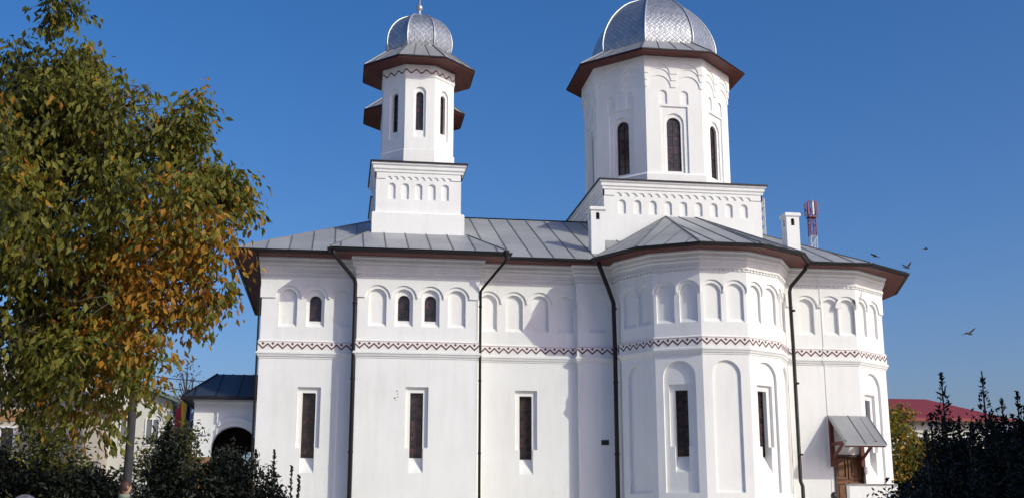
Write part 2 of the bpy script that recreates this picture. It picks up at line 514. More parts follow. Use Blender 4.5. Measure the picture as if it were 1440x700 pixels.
tr = MB()
sweep(tr, PLAN, [(0.0, 7.77), (0.075, 7.80), (0.04, 7.80), (0.04, 7.865), (0.085, 7.865), (0.085, 7.93), (0.065, 7.95), (0.065, 8.04), (0.12, 8.08), (0.12, 8.14), (0.155, 8.18), (0.155, 8.27), (0.20, 8.30), (0.20, 8.352)])
cpart(tr.build('cornice', 'trim', flip=False))
tr = MB()
sweep(tr, PLAN, [(0.0, 6.02), (0.02, 6.02), (0.05, 5.99), (0.05, 5.70), (0.095, 5.68), (0.095, 5.63), (0.07, 5.61), (0.05, 5.56), (0.02, 5.54), (0.02, 5.51), (0, 5.505)])
band = cpart(tr.build('frieze_band', 'trim', flip=False))
z_o = zig.build('zigzag_ornament', ['maroon', 'rose'], flip=False)
z_o.parent = band
so = MB()
sweep(so, EAVE, [(0.10, 8.345), (0.30, 8.335), (0.745, 8.325), (0.745, 8.40)])
cpart(so.build('soffit', 'soffit', flip=False))
gu = MB()
gp = [(0.75 + 0.06 + 0.062 * math.cos(t), EZ + 0.005 + 0.075 * math.sin(t)) for t in [PI + i * PI / 7 for i in range(8)]]
sweep(gu, EAVE, [(0.752, EZ + 0.05)] + gp + [(0.882, EZ + 0.01), (0.76, EZ - 0.0)])
gut = cpart(gu.build('gutter', 'gutter', flip=False))
for nm, mb in windows:
    cpart(mb.build('window', ['glass', 'frame'], flip=True))

# ---- roof with standing seams
roof = MB()
def seam_line(a, b, h=0.022, w=0.014):
    a, b = Vector(a), Vector(b)
    d = (b - a)
    if d.length < 0.05: return
    d.normalize()
    s = d.cross(Vector((0, 0, 1))).normalized() * w; u = Vector((0, 0, h))
    P = [a - s - u * .4, a + s - u * .4, b + s - u * .4, b - s - u * .4, a - s + u, a + s + u, b + s + u, b - s + u]
    n = len(roof.v); roof.v += [tuple(p) for p in P]
    for q in ((3, 2, 1, 0), (4, 5, 6, 7), (0, 1, 5, 4), (1, 2, 6, 5), (2, 3, 7, 6), (3, 0, 4, 7)):
        roof.f.append(tuple(n + i for i in q)); roof.m.append(1); roof.uv.append(None)
def clip(poly, d, k, keep_above):
    out = []
    for i in range(len(poly)):
        a, b = poly[i], poly[(i + 1) % len(poly)]
        da, db = a.dot(d) - k, b.dot(d) - k
        if not keep_above: da, db = -da, -db
        if da >= 0: out.append(a)
        if da * db < 0: out.append(a + (b - a) * (da / (da - db)))
    return out
trng = random.Random(17)
def plane(pts, sp=0.62, hips=(), off=0.3):
    """standing-seam plane: one face per sheet, each sheet with its own tone (UV.x), seams as raised strips"""
    pts = [Vector(p) for p in pts]
    nrm = (pts[1] - pts[0]).cross(pts[2] - pts[0]).normalized()
    if nrm.z < 0: nrm = -nrm
    t = Vector((-nrm.y, nrm.x, 0)).normalized()
    up = nrm.cross(t).normalized()
    if up.z < 0: up = -up
    vals = [p.dot(t) for p in pts]
    lo, hi = min(vals), max(vals)
    ks = []; k = lo + off
    while k < hi - 0.04: ks.append(k); k += sp
    edges = [lo - 1] + ks + [hi + 1]
    for a, b in zip(edges[:-1], edges[1:]):
        poly = clip(clip(pts, t, a, True), t, b, False)
        if len(poly) < 3: continue
        uu = [p.dot(up) for p in poly]; l2, h2 = min(uu), max(uu)
        cuts = [l2 - 1]; k = l2 + trng.uniform(.7, 2.0)
        while k < h2 - .4: cuts.append(k); k += 2.0
        cuts.append(h2 + 1)
        for c, d in zip(cuts[:-1], cuts[1:]):
            q = clip(clip(poly, up, c, True), up, d, False)
            if len(q) >= 3:
                tone = trng.random()
                roof.face(q, 0, [(tone, 0)] * len(q))
    for k in ks:
        X = []
        for i in range(len(pts)):
            a, b = pts[i], pts[(i + 1) % len(pts)]
            da, db = a.dot(t) - k, b.dot(t) - k
            if da * db < 0: X.append(a + (b - a) * (da / (da - db)))
        if len(X) == 2: seam_line(X[0], X[1])
    for i in hips:
        seam_line(pts[i], pts[(i + 1) % len(pts)], 0.03, 0.02)
ZE = 8.43; RZ = 10.86; ER = 0.80
ev = offset_path(EAVE, ER, True)
mir = lambda p: (p[0], 2 * AX - p[1], p[2])
for mr in (lambda p: p, mir):
    a, b = (-2.95, 32.2, ZE), (13.6, 32.2, ZE)
    plane([mr(p) for p in (a, b, (13.4, AX, RZ), (1.9, AX, RZ))], hips=(2,))
    # projecting bay in front of the belfry
    e0, e1 = (-0.30, 31.65, ZE), (4.68, 31.65, ZE)
    t0, t1 = (0.78, 33.9, 9.42), (3.70, 33.9, 9.42)
    plane([mr(p) for p in (e0, e1, t1, t0)], hips=(1, 3))
    plane([mr(p) for p in (e0, t0, (0.78, 35.2, 9.40), (-0.30, 35.0, ZE))])
    plane([mr(p) for p in (e1, (4.68, 35.0, ZE), (3.70, 35.2, 9.40), t1)])
    # apse fan
    vs = [(*ev[i], ZE) for i in range(6, 11)]
    cx, ar = 10.4, 3.25 / math.cos(PI / 12)
    ring = [(cx + ar * math.sin(R(d)), 32.85 - ar * math.cos(R(d)), ZE) for d in (-75, -45, -15, 15, 45, 75)]
    ring = [(7.14, 34.4, ZE)] + ring + [(13.66, 34.4, ZE)]
    rl, rr = (10.12, 34.78, 10.47), (11.1, 34.78, 10.47)
    for i in range(len(ring) - 1):
        tri = [ring[i], ring[i + 1]] + ([rr, rl] if i == 3 else [rl] if i < 3 else [rr])
        plane([mr(p) for p in tri], sp=0.58, hips=(1,), off=0.42 if i == 3 else 0.55)
    # altar fan
    at = [(12.6, 31.5, ZE)] + [(*ev[i], ZE) for i in (12, 13, 14)] + [(18.1, AX, ZE)]
    for i in range(len(at) - 1):
        plane([mr(p) for p in (at[i], at[i + 1], (13.4, AX, RZ))], hips=(1,))
plane([(-2.95, 32.2, ZE), (-2.95, 2 * AX - 32.2, ZE), (1.9, AX, RZ)], hips=(1, 2))
cpart(roof.build('roof', ['roof', 'seam']))

# ---- belfry and main drum
def tower(kind, cx, cy):
    if kind == 'bell':
        hx = hy = 1.275; pb, pt = 8.6, 11.59; A = 1.10; dz0, ring_z, RA = 11.5, 14.82, 1.71
        dome_z, DA, DH = 15.56, 0.97, 1.36; nsp, nr, nz0, nz1 = 0.40, 0.11, 10.46, 10.96; plinth = 10.04
    else:
        hx, hy = 2.58, 2.58; pb, pt = 8.6, 11.60; A = 2.29; dz0, ring_z, RA = 11.5, 15.96, 2.85
        dome_z, DA, DH = 16.70, 1.97, 2.34; nsp, nr, nz0, nz1 = 0.50, 0.125, 10.52, 10.98; plinth = 9.2
    body = MB(); wins = []
    px_ = 0.12 if kind == 'drum' else 0
    rc = [(cx + px_ - hx, cy - hy), (cx + px_ + hx, cy - hy), (cx + px_ + hx, cy + hy), (cx + px_ - hx, cy + hy)]
    for P, a, L in path_faces(rc):
        F = frame(P, a)
        n = int((L - 0.3) / nsp); cs = [L / 2 + (i - (n - 1) / 2) * nsp for i in range(n)]
        layer(body, F, rect(0, L, pb, pt - 0.02), [arch(c, nr, nz0, nz1, 8) for c in cs], 0, -0.06, 0, False)
        body.face([F(0, -0.06, pb), F(L, -0.06, pb), F(L, -0.06, pt - .02), F(0, -0.06, pt - .02)])
        # small corbel table: pairs of little scallops above the arcade
        n2 = n * 2; sp2 = nsp / 2; c2 = [L / 2 + (i - (n2 - 1) / 2) * sp2 for i in range(n2)]
        layer(body, F, scallop(-0.03, L + 0.03, nz1 + 0.12, pt - 0.02, c2, sp2 * 0.40, 5), [], 0.03, -0.01)
    if kind == 'bell':
        sweep(body, rc, [(0.10, pb), (0.10, plinth - 0.04), (0.06, plinth), (0, plinth + 0.015)])
        cz = 11.26
    else:
        cz = 11.28
    sweep(body, rc, [(0.03, cz), (0.06, cz + 0.02), (0.06, cz + 0.08), (0.10, cz + 0.12), (0.10, cz + 0.2), (0.15, cz + 0.24), (0.15, pt - 0.03), (0.0, pt - 0.03)])
    oc = octo(cx, cy, A)
    for P, a, L in path_faces(oc):
        F = frame(P, a); h = L / 2
        if kind == 'bell':
            layer(body, F, rect(0, L, dz0, ring_z + 0.03), [arch(h, 0.185, 12.50, 14.12)], 0, -0.06, 0, False)
            layer(body, F, rect(0, L, dz0, ring_z + 0.03), [arch(h, 0.115, 12.72, 13.98)], -0.06, -0.25, 0, False)
            body.face([F(h - .12, -0.2, 12.78), F(h + .12, -0.2, 12.78), F(h + .12, -0.064, 12.722), F(h - .12, -0.064, 12.722)])
            wins.append(add_window(F, arch(h, 0.115, 12.72, 13.98), -0.17))
        else:
            layer(body, F, rect(0, L, dz0, ring_z + 0.03), [rect(h - 0.46, h + 0.46, 12.0, 14.28), arch(h - .36, 0.14, 14.36, 14.84, 8), arch(h + .36, 0.14, 14.36, 14.84, 8)], 0, -0.05, 0, False)
            layer(body, F, rect(0, L, dz0, ring_z + 0.03), [arch(h, 0.33, 12.04, 14.06)], -0.05, -0.10, 0, False)
            layer(body, F, rect(0, L, dz0, ring_z + 0.03), [arch(h, 0.235, 12.10, 13.93)], -0.10, -0.30, 0, False)
            e = 0.027 * math.tan(PI / 8)
            layer(body, F, scallop(-e, L + e, 14.93, ring_z + .02, [h - 0.49, h + 0.49], 0.40, 14), [], 0.03, -0.01)
            layer(body, F, scallop(-2 * e, L + 2 * e, 15.16, ring_z + .02, [h - 0.49, h + 0.49], 0.40, 14), [], 0.055, 0.02)
            layer(body, F, scallop(-3 * e, L + 3 * e, 15.38, ring_z + .02, [h - 0.49, h + 0.49], 0.36, 14), [], 0.08, 0.045)
            wins.append(add_window(F, arch(h, 0.235, 12.10, 13.93), -0.20))
    if kind == 'bell':
        sweep(body, oc, [(0.02, 12.1), (0.035, 12.08), (0.035, 11.56), (0, 11.56)])
        sweep(body, oc, [(0.0, 14.42), (0.03, 14.45), (0.03, ring_z), (0, ring_z)])
    else:
        sweep(body, oc, [(0.0, 12.02), (0.05, 11.97), (0.08, 11.94), (0.08, 11.56), (0, 11.56)])
    if kind == 'bell':
        b = cpart(body.build('bell_tower', 'plaster', flip=False))
    else:
        b = cpart(body.build('drum_tower', 'plaster', flip=False))
    if kind == 'bell':
        zz = MB()
        for P, a, L in path_faces(octo(cx, cy, A + 0.034)):
            F = frame(P, a); n = 3
            for i in range(n * 8):
                ua, ub = i * L / (n * 8), (i + 1) * L / (n * 8)
                f = lambda u: 14.60 + 0.055 * math.sin(2 * PI * u * n / L + 1)
                zz.face([F(ua, 0, f(ua) - .024), F(ub, 0, f(ub) - .024), F(ub, 0, f(ub) + .024), F(ua, 0, f(ua) + .024)])
        zz.build('zigzag_ornament', 'maroon', b, flip=False)
    for w in wins: w.build('window', ['glass', 'frame'], b)
    cap = MB()
    sweep(cap, rc, [(0.19, pt - 0.035), (0.19, pt + 0.01), (-0.3, pt + 0.06)])
    sweep(cap, rc, [(0.19, pt - 0.035), (0.0, pt - 0.034)])
    cap.build('pedestal_capping', 'gutter', b)
    ea = MB(); ro = octo(cx, cy, RA)
    sweep(ea, ro, [(-(RA - A) - 0.02, ring_z + 0.015), (-(RA - A) * .5, ring_z), (-0.02, ring_z), (0.0, ring_z), (0.0, ring_z + 0.035)])
    # board joints on the soffit are grooves in the material; rim strip
    ea.build('eave_soffit', 'soffit', b, flip=False)
    rm = MB(); sweep(rm, ro, [(0.0, ring_z + 0.035), (0.03, ring_z + 0.03), (0.03, ring_z + 0.075), (0, ring_z + 0.09)])
    rm.build('eave_edge', 'gutter', b)
    sk = MB()
    z0 = ring_z + 0.08
    o1, o2 = octo(cx, cy, RA + 0.01), octo(cx, cy, DA * 0.98)
    for i in range(8):
        j = (i + 1) % 8
        sk.face([(*o1[i], z0), (*o1[j], z0), (*o2[j], dome_z), (*o2[i], dome_z)])
    sv = sk.build('eave_roof', ['roof', 'seam'], b)
    global roof
    roof = MB()
    for i in range(8):
        j = (i + 1) % 8
        seam_line((*o1[i], z0), (*o2[i], dome_z), 0.03, 0.025)
        for t in ((0.33, 0.67) if kind == 'bell' else (0.25, 0.5, 0.75)):
            l = lambda p, q: tuple(p[k] + (q[k] - p[k]) * t for k in (0, 1))
            seam_line((*l(o1[i], o1[j]), z0), (*l(o2[i], o2[j]), dome_z))
    if True:
        s_ = roof.build('roof_seam', ['roof', 'seam'], b)
    prof = [(1.0, -0.02), (1.035, 0.08), (1.05, 0.2), (1.035, 0.34), (0.985, 0.48), (0.90, 0.61), (0.78, 0.73), (0.62, 0.84), (0.43, 0.92), (0.24, 0.975), (0.08, 1.0)]
    if kind == 'drum':
        prof = [(1.0, -0.02), (1.012, 0.08), (1.0, 0.19), (0.96, 0.32), (0.89, 0.46), (0.79, 0.60), (0.66, 0.73), (0.50, 0.85), (0.33, 0.93), (0.18, 0.98), (0.06, 1.0)]
    dm = MB(); rb = MB()
    # smooth the profile
    fine = []
    for i in range(len(prof) - 1):
        p0, p1, p2, p3 = prof[max(0, i - 1)], prof[i], prof[i + 1], prof[min(len(prof) - 1, i + 2)]
        for k in range(3):
            t = k / 3
            fine.append(tuple(0.5 * (2 * p1[q] + (p2[q] - p0[q]) * t + (2 * p0[q] - 5 * p1[q] + 4 * p2[q] - p3[q]) * t * t + (3 * p1[q] - p0[q] - 3 * p2[q] + p3[q]) * t ** 3) for q in (0, 1)))
    fine.append(prof[-1])
    V = 0
    for k in range(len(fine) - 1):
        (ra, za), (rb_, zb) = fine[k], fine[k + 1]
        oa, ob = octo(cx, cy, DA * ra), octo(cx, cy, DA * rb_)
        ln = math.hypot(DA * (ra - rb_), DH * (za - zb))
        for i in range(8):
            j = (i + 1) % 8
            ha = math.dist(oa[i], oa[j]) / 2; hb = math.dist(ob[i], ob[j]) / 2
            dm.face([(*oa[i], dome_z + DH * za), (*oa[j], dome_z + DH * za), (*ob[j], dome_z + DH * zb), (*ob[i], dome_z + DH * zb)], 0,
                    [(-ha, V), (ha, V), (hb, V + ln), (-hb, V + ln)])
        V += ln
    d = dm.build('dome', 'scales', b)
    # smooth up the gore but keep the arrises
    for i in range(8):
        pts = [(*octo(cx, cy, DA * r_ + 0.005)[i], dome_z + DH * z_) for r_, z_ in fine]
        rb.tube(pts, 0.028 if kind == 'bell' else 0.035, 6)
    rb.build('dome_rib', 'rib', d, smooth=True)
    top = dome_z + DH
    fi = MB(); s = 1.0 if kind == 'bell' else 1.7
    fi.lathe([(0.15 * s, -0.06), (0.12 * s, 0.04 * s), (0.05 * s, 0.12 * s), (0.05 * s, 0.2 * s), (0.09 * s, 0.23 * s), (0.11 * s, 0.30 * s), (0.09 * s, 0.37 * s), (0.04 * s, 0.41 * s), (0.025 * s, 0.7 * s)], (cx, cy, top), 14)
    fi.build('finial', 'rib', b, smooth=True)
    cr = MB(); zc = top + 0.68 * s
    cr.box(cx - .025 * s, cx + .025 * s, cy - .02, cy + .02, zc, zc + 0.85 * s)
    cr.box(cx - .26 * s, cx - .026 * s, cy - .02, cy + .02, zc + .45 * s, zc + .5 * s)
    cr.box(cx + .026 * s, cx + .26 * s, cy - .02, cy + .02, zc + .45 * s, zc + .5 * s)
    cr.box(cx - .14 * s, cx - .026 * s, cy - .02, cy + .02, zc + .65 * s, zc + .69 * s)
    cr.box(cx + .026 * s, cx + .14 * s, cy - .02, cy + .02, zc + .65 * s, zc + .69 * s)
    cr.build('cross', 'gold', b)
    return b
bt = tower('bell', 2.24, 35.2)
bt2 = bt.copy(); C.objects.link(bt2); bt2.parent = church
bt2.matrix_parent_inverse = Matrix.Translation((-6, -33, 0)) @ Matrix.Translation((0.12, 4.05, 0))
for ch in list(bt.children):
    c = ch.copy(); C.objects.link(c); c.parent = bt2
    for g_ in list(ch.children): pass
tower('drum', 10.59, 37.38)

# ---- rainwater pipes
def pipe(pts, r):
    mb = MB(); r *= .86; mb.tube(pts, r, 10)
    for z in (7.0, 4.9, 2.9): mb.tube([(pts[-1][0], pts[-1][1], z), (pts[-1][0], pts[-1][1], z + .05)], r * 1.25, 10)
    return cpart(mb.build('drainpipe', 'gutter', smooth=True))
pipe([(-2.28, 32.3, 8.34), (-2.28, 32.42, 8.25), (-2.22, 32.92, 7.7), (-2.21, 32.98, 7.5), (-2.21, 32.98, 5.9), (-2.21, 32.98, 0.1)], 0.036)
pipe([(-0.22, 31.72, 8.34), (-0.20, 31.74, 8.24), (0.38, 32.46, 7.72), (0.43, 32.53, 7.6), (0.43, 32.53, 5.9), (0.43, 32.53, 0.1)], 0.068)
pipe([(4.58, 31.72, 8.36), (4.57, 31.75, 8.2), (4.02, 32.40, 7.55), (3.955, 32.50, 7.45), (3.955, 32.52, 5.9), (3.955, 32.54, 0.1)], 0.045)
pipe([(7.30, 32.06, 8.34), (7.32, 32.08, 8.22), (7.62, 32.28, 7.60), (7.78, 32.36, 7.2), (7.80, 32.36, 5.9), (7.80, 32.36, 0.1)], 0.072)
pipe([(13.36, 31.62, 8.36), (13.34, 31.66, 8.22), (12.98, 31.95, 7.75), (12.95, 31.98, 7.6), (12.97, 31.98, 5.9), (12.97, 31.98, 2.2), (12.97, 31.85, 2.05), (12.97, 31.85, 0.1)], 0.062)
# hopper boxes at the two gutter corners
for (x, y) in ((4.58, 31.70), (13.36, 31.60)):
    mb = MB(); mb.lathe([(0.05, -0.16), (0.06, -0.1), (0.09, 0.0), (0.09, 0.06)], (x, y, 8.40), 10)
    cpart(mb.build('gutter_hopper', 'gutter'))

# ---- chimneys
def chimney(x, y, zb, zt, w):
    mb = MB(); h = w / 2
    F = frame((x - h, y), 0)
    op = [(h - 0.05 + p[0], p[1]) for p in []]
    for (P, a, L) in path_faces([(x - h, y), (x + h, y), (x + h, y + w), (x - h, y + w)]):
        F = frame(P, a)
        layer(mb, F, rect(0, L, zb, zt), [arch(L / 2, 0.055, zt - 0.36, zt - 0.14, 8)], 0, -0.06, 0, False)
        mb.face([F(L / 2 - .07, -0.055, zt - .4), F(L / 2 + .07, -0.055, zt - .4), F(L / 2 + .07, -0.055, zt - .1), F(L / 2 - .07, -0.055, zt - .1)], 1)
    rc = [(x - h, y), (x + h, y), (x + h, y + w), (x - h, y + w)]
    sweep(mb, rc, [(0.0, zt - 0.1), (0.045, zt - 0.07), (0.045, zt), (0.02, zt + 0.03), (-h * .8, zt + 0.06)])
    mb.face([(x - h, y, zt + .02), (x + h, y, zt + .02), (x + h, y + w, zt + .02), (x - h, y + w, zt + .02)])
    return cpart(mb.build('chimney', ['plaster', 'void'], flip=False))
chimney(7.50, 32.95, 8.5, 10.17, 0.41)
chimney(13.36, 32.45, 8.5, 10.08, 0.40)

# ---- door, canopy and stairs on the altar side
dr = MB(); F = frame((14.0, 32.25), 0)
dr.box(0.13, 1.0, -0.16, -0.12, 0.9, 2.92, 0, F)
for (u0, u1) in ((0.17, 0.54), (0.58, 0.96)):
    for (z0, z1) in ((1.0, 1.55), (1.62, 2.2), (2.27, 2.85)):
        layer(dr, F, rect(u0, u1, z0, z1), [rect(u0 + .05, u1 - .05, z0 + .05, z1 - .05)], -0.085, -0.12)
        dr.box(u0 + 0.1, u1 - 0.1, -0.12, -0.10, z0 + .1, z1 - .1, 0, F)
door = cpart(dr.build('door', 'door'))
fr = MB()
fr.box(0.10, 0.165, -0.10, 0.03, 0.9, 2.96, 0, F); fr.box(0.965, 1.03, -0.10, 0.03, 0.9, 2.96, 0, F); fr.box(0.166, 0.964, -0.10, 0.029, 2.89, 2.959, 0, F)
fr.build('door_frame', 'frame', door)
hd = MB(); hd.tube([F(.55, -0.08, 1.95), F(.55, -0.03, 1.95), F(.47, -0.03, 1.95)], 0.012, 6); hd.build('handle', 'black', door)
cn = MB()
x0, x1 = 13.98, 15.22
T0, T1 = (32.22, 4.06), (31.14, 3.18)
def quadbox(mb, x0, x1, y0, z0, y1, z1, t, m=0):
    P = [(x0, y0, z0), (x1, y0, z0), (x1, y1, z1), (x0, y1, z1)]
    Q = [(p[0], p[1], p[2] - t) for p in P]
    mb.ring([Q, P], m, True, True)
quadbox(cn, x0, x1, *T0, *T1, 0.035, 0)
for x in (x0 + .01, x0 + .62, x1 - .01):
    quadbox(cn, x - .012, x + .012, T0[0], T0[1] + .02, T1[0], T1[1] + .02, 0.025, 1)
can = cpart(cn.build('canopy', ['roof', 'seam']))
for bx in (14.05, 14.94):
    b = MB(); wv = 0.055
    b.box(bx - wv, bx + wv, 32.12, 32.235, 2.62, 3.98)
    b.tube([(bx, 32.11, 2.86), (bx, 31.32, 3.28)], 0.058, 4)
    b.box(bx - wv + .01, bx + wv - .01, 31.25, 32.115, 3.20, 3.29)
    b.tube([(bx, 32.17, 3.97), (bx, 31.24, 3.215)], 0.045, 4)
    b.build('bracket', 'soffit', can)
b = MB(); b.box(x0 + .03, x1 - .03, 31.17, 31.24, 3.11, 3.20); b.build('front_beam', 'soffit', can)
lp = MB(); lp.lathe([(0.03, 0.12), (0.06, 0.10), (0.07, 0.0), (0.05, -0.08), (0.02, -0.1)], (15.02, 32.12, 2.50), 10); lp.box(14.99, 15.05, 32.12, 32.24, 2.55, 2.6)
cpart(lp.build('wall_lamp', 'trim'))
st = MB()
st.box(13.92, 15.6, 31.06, 32.2, 0, 0.9)
st.box(13.90, 15.30, 30.86, 31.05, 0, 2.06)
for i in range(5): st.box(13.92 - 0.3 * (i + 1), 13.92 - 0.3 * i - 0.002, 31.06, 32.15, 0, 0.9 - 0.15 * (i + 1))
stair = cpart(st.build('entrance_stair', 'plaster'))
cp = MB(); cp.box(13.87, 15.33, 30.83, 31.08, 2.062, 2.10); cp.build('parapet_coping', 'concrete', stair)
po = MB(); po.tube([(13.48, 30.95, 0), (13.48, 30.95, 1.68)], 0.045, 10); po.lathe([(0.03, -0.11), (0.08, -0.06), (0.09, 0), (0.07, 0.06), (0.02, 0.1)], (13.48, 30.95, 1.78), 12)
po.build('newel_post', 'black', stair, smooth=True)
pq = MB(); F = frame((6.83, 32.78), 0); pq.box(0.62, 0.84, 0.001, 0.02, 3.20, 3.34, 0, F); pq.box(0.64, 0.82, 0.02, 0.026, 3.22, 3.32, 0, F)
cpart(pq.build('plaque', 'black'))
# flaked spots beside the second slit window
F = frame((0.5, 32.55), 0)
for (u, z, s) in ((1.15, 4.60, .035), (1.18, 4.52, .022), (1.10, 4.41, .04), (1.17, 4.44, .02), (1.13, 4.35, .018)):
    pts = [(u + s * random.uniform(.5, 1.1) * math.cos(t), z + s * random.uniform(.5, 1.1) * math.sin(t)) for t in [2 * PI * i / 7 for i in range(7)]]
    ck = MB(); ck.face([F(p[0], 0.003, p[1]) for p in pts]); cpart(ck.build('flaked_spot', 'concrete', flip=False))

# ------------------------------------------------------------------ west porch
M['slate'] = mat('dark_blue_grey_sheet', (0.055, 0.065, 0.085), rough=0.45, metal=0.3, noise=0.25, nscale=2)
M['brick'] = mat('orange_brick', (0.36, 0.19, 0.10), rough=0.9, noise=0.4, nscale=7, bump=0.4, bscale=18)
porch = empty('porch', 'low white arched porch under a dark blue-grey hipped roof, left of the church', 'porch', (-3.2, 36, 0))
def ppart(o):
    o.parent = porch; o.matrix_parent_inverse = Matrix.Translation((3.2, -36, 0)); return o
pw = MB()
X0, X1, Y0, Y1 = -3.93, -2.16, 34.05, 37.4
F = frame((X0, Y0), 0); W = X1 - X0
CX, CZ_, RI, RH = 1.14, 3.08, .63, .86
layer(pw, F, rect(0, W, 2.85, 4.49), [[(CX + RI * math.cos(t), CZ_ + RI * math.sin(t)) for t in [PI * i / 16 for i in range(17)]] + [(CX - RI, 2.852), (CX + RI, 2.852)]], 0, -0.35)
for (u0, u1) in ((0, CX - RI - .005), (CX + RI + .005, W)):
    pw.box(u0, u1, -0.35, 0, 0, 2.85, 1 if u0 == 0 else 0, F)
hood = [(CX + RH * math.cos(t), CZ_ + RH * math.sin(t)) for t in [R(-2) + (R(150) - R(-2)) * i / 16 for i in range(17)]]
for i in range(16):
    p, q = hood[i], hood[i + 1]
    k = 0.87
    pi_, qi_ = [(CX + (a[0] - CX) * k, CZ_ + (a[1] - CZ_) * k) for a in (p, q)]
    if max(p[0], q[0]) < W:
        pw.face([F(p[0], .06, p[1]), F(q[0], .06, q[1]), F(qi_[0], .06, qi_[1]), F(pi_[0], .06, pi_[1])])
        pw.face([F(p[0], .06, p[1]), F(q[0], .06, q[1]), F(q[0], 0, q[1]), F(p[0], 0, p[1])])
        pw.face([F(pi_[0], .06, pi_[1]), F(qi_[0], .06, qi_[1]), F(qi_[0], 0, qi_[1]), F(pi_[0], 0, pi_[1])])
pw.box(0, 0.40, -0.01, 0.06, 3.45, 3.55, 0, F)
pw.box(-.03, W, -0.01, 0.06, 4.37, 4.45, 0, F)
pw.box(X0, X0 + .33, Y0 + .352, Y1, 0, 4.49)            # left flank
layer(pw, frame((X0, Y1), 0), rect(0, W, 0.0, 4.49), [arch(1.35, 0.26, 0.05, 3.2)], 0, -.3, 2)  # back wall coloured dark brown to paint in the dim porch interior
pw.box(X0 + .332, X0 + .36, Y0 + .36, Y1 - .01, 0, 4.3, 2)  # dark linings and ceiling: the porch's inner shade put into the colour
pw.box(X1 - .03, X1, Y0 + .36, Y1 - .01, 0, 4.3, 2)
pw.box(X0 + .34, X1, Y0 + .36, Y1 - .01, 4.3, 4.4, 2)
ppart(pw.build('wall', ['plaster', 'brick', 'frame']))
pr_ = MB(); roof = pr_
ez, rz_ = 4.49, 5.36
XA, YA, YB, YM = X0 - .3, Y0 - .38, Y1 + .38, (Y0 + Y1) / 2
A0, A1, B0, B1 = (XA, YA, ez), (X1, YA, ez), (XA, YB, ez), (X1, YB, ez)
r0, r1 = (X0 + .42, YM, rz_), (X1, YM, rz_)
plane([A0, A1, r1, r0], 0.6, hips=(3,)); plane([B0, r0, r1, B1], 0.6); plane([A0, r0, B0], 0.6)
pr_.face([(XA, YA, ez - .05), (X1, YA, ez - .05), (X1, YB, ez - .05), (XA, YB, ez - .05)], 1)
pr_.box(XA - .02, X1, YA - .04, YA, ez - .09, ez + .01, 1); pr_.box(XA - .04, XA, YA, YB, ez - .09, ez + .01, 1)
ppart(pr_.build('roof', ['slate', 'gutter']))

# ------------------------------------------------------------------ vegetation
def leaves_mesh(name, P, D, size, mats, midx, parent=None, aspect=0.48, fold=0.25):
    """P centres, D pointing directions; each leaf a folded kite of its own"""
    n = len(P); rng = np.random.default_rng(n)
    D = D / np.linalg.norm(D, axis=1, keepdims=True)
    Q = rng.normal(size=(n, 3)); S = np.cross(D, Q); S /= np.linalg.norm(S, axis=1, keepdims=True)
    N = np.cross(D, S); s = (size * rng.uniform(0.5, 1.4, n))[:, None]
    v = np.empty((n, 4, 3))
    v[:, 0] = P - D * s * .5
    v[:, 1] = P + S * s * aspect * .5 - D * s * .05 + N * s * fold * .5
    v[:, 2] = P + D * s * .5
    v[:, 3] = P - S * s * aspect * .5 - D * s * .05 + N * s * fold * .5
    me = bpy.data.meshes.new(name)
    me.vertices.add(n * 4); me.vertices.foreach_set('co', v.reshape(-1))
    tri = np.array([[0, 1, 2], [0, 2, 3]])
    idx = (np.arange(n)[:, None, None] * 4 + tri[None]).reshape(-1)
    me.loops.add(n * 6); me.loops.foreach_set('vertex_index', idx.astype(np.int32))
    me.polygons.add(n * 2)
    me.polygons.foreach_set('loop_start', np.arange(0, n * 6, 3, dtype=np.int32))
    me.polygons.foreach_set('loop_total', np.full(n * 2, 3, dtype=np.int32))
    me.polygons.foreach_set('material_index', np.repeat(midx, 2).astype(np.int32))
    for x in mats: me.materials.append(M[x])
    me.update(calc_edges=True); me.validate()
    o = bpy.data.objects.new(name, me); C.objects.link(o)
    if parent is not None: o.parent = parent
    return o
def vnoise(P, sc_, seed=0):
    """cheap smooth 3-D noise from sines"""
    r = np.random.default_rng(seed); out = np.zeros(len(P))
    for _ in range(6):
        k = r.normal(size=3) * sc_; out += np.sin(P @ k + r.uniform(0, 6.28))
    return out / 6

def lobes_points(lobes, n_clusters, per, spread, seed, gap=0.0, shell=0.55, gsc=2.2):
    r = np.random.default_rng(seed)
    lob = np.array(lobes); w = lob[:, 3] ** 2; w /= w.sum()
    i = r.choice(len(lob), n_clusters * 2, p=w)
    d = r.normal(size=(len(i), 3)); d /= np.linalg.norm(d, axis=1, keepdims=True)
    rr = lob[i, 3] * (shell + (1 - shell) * r.uniform(size=len(i))) * r.choice([1, 1, 1, 0.7], len(i))
    cl = lob[i, :3] + d * rr[:, None] * np.array([1, 1, 0.92])
    cl = cl[vnoise(cl, gsc, seed) > -0.30 + gap][:n_clusters]
    c = np.repeat(cl, per, axis=0)
    P = c + r.normal(size=c.shape) * spread
    return cl, c, P, r

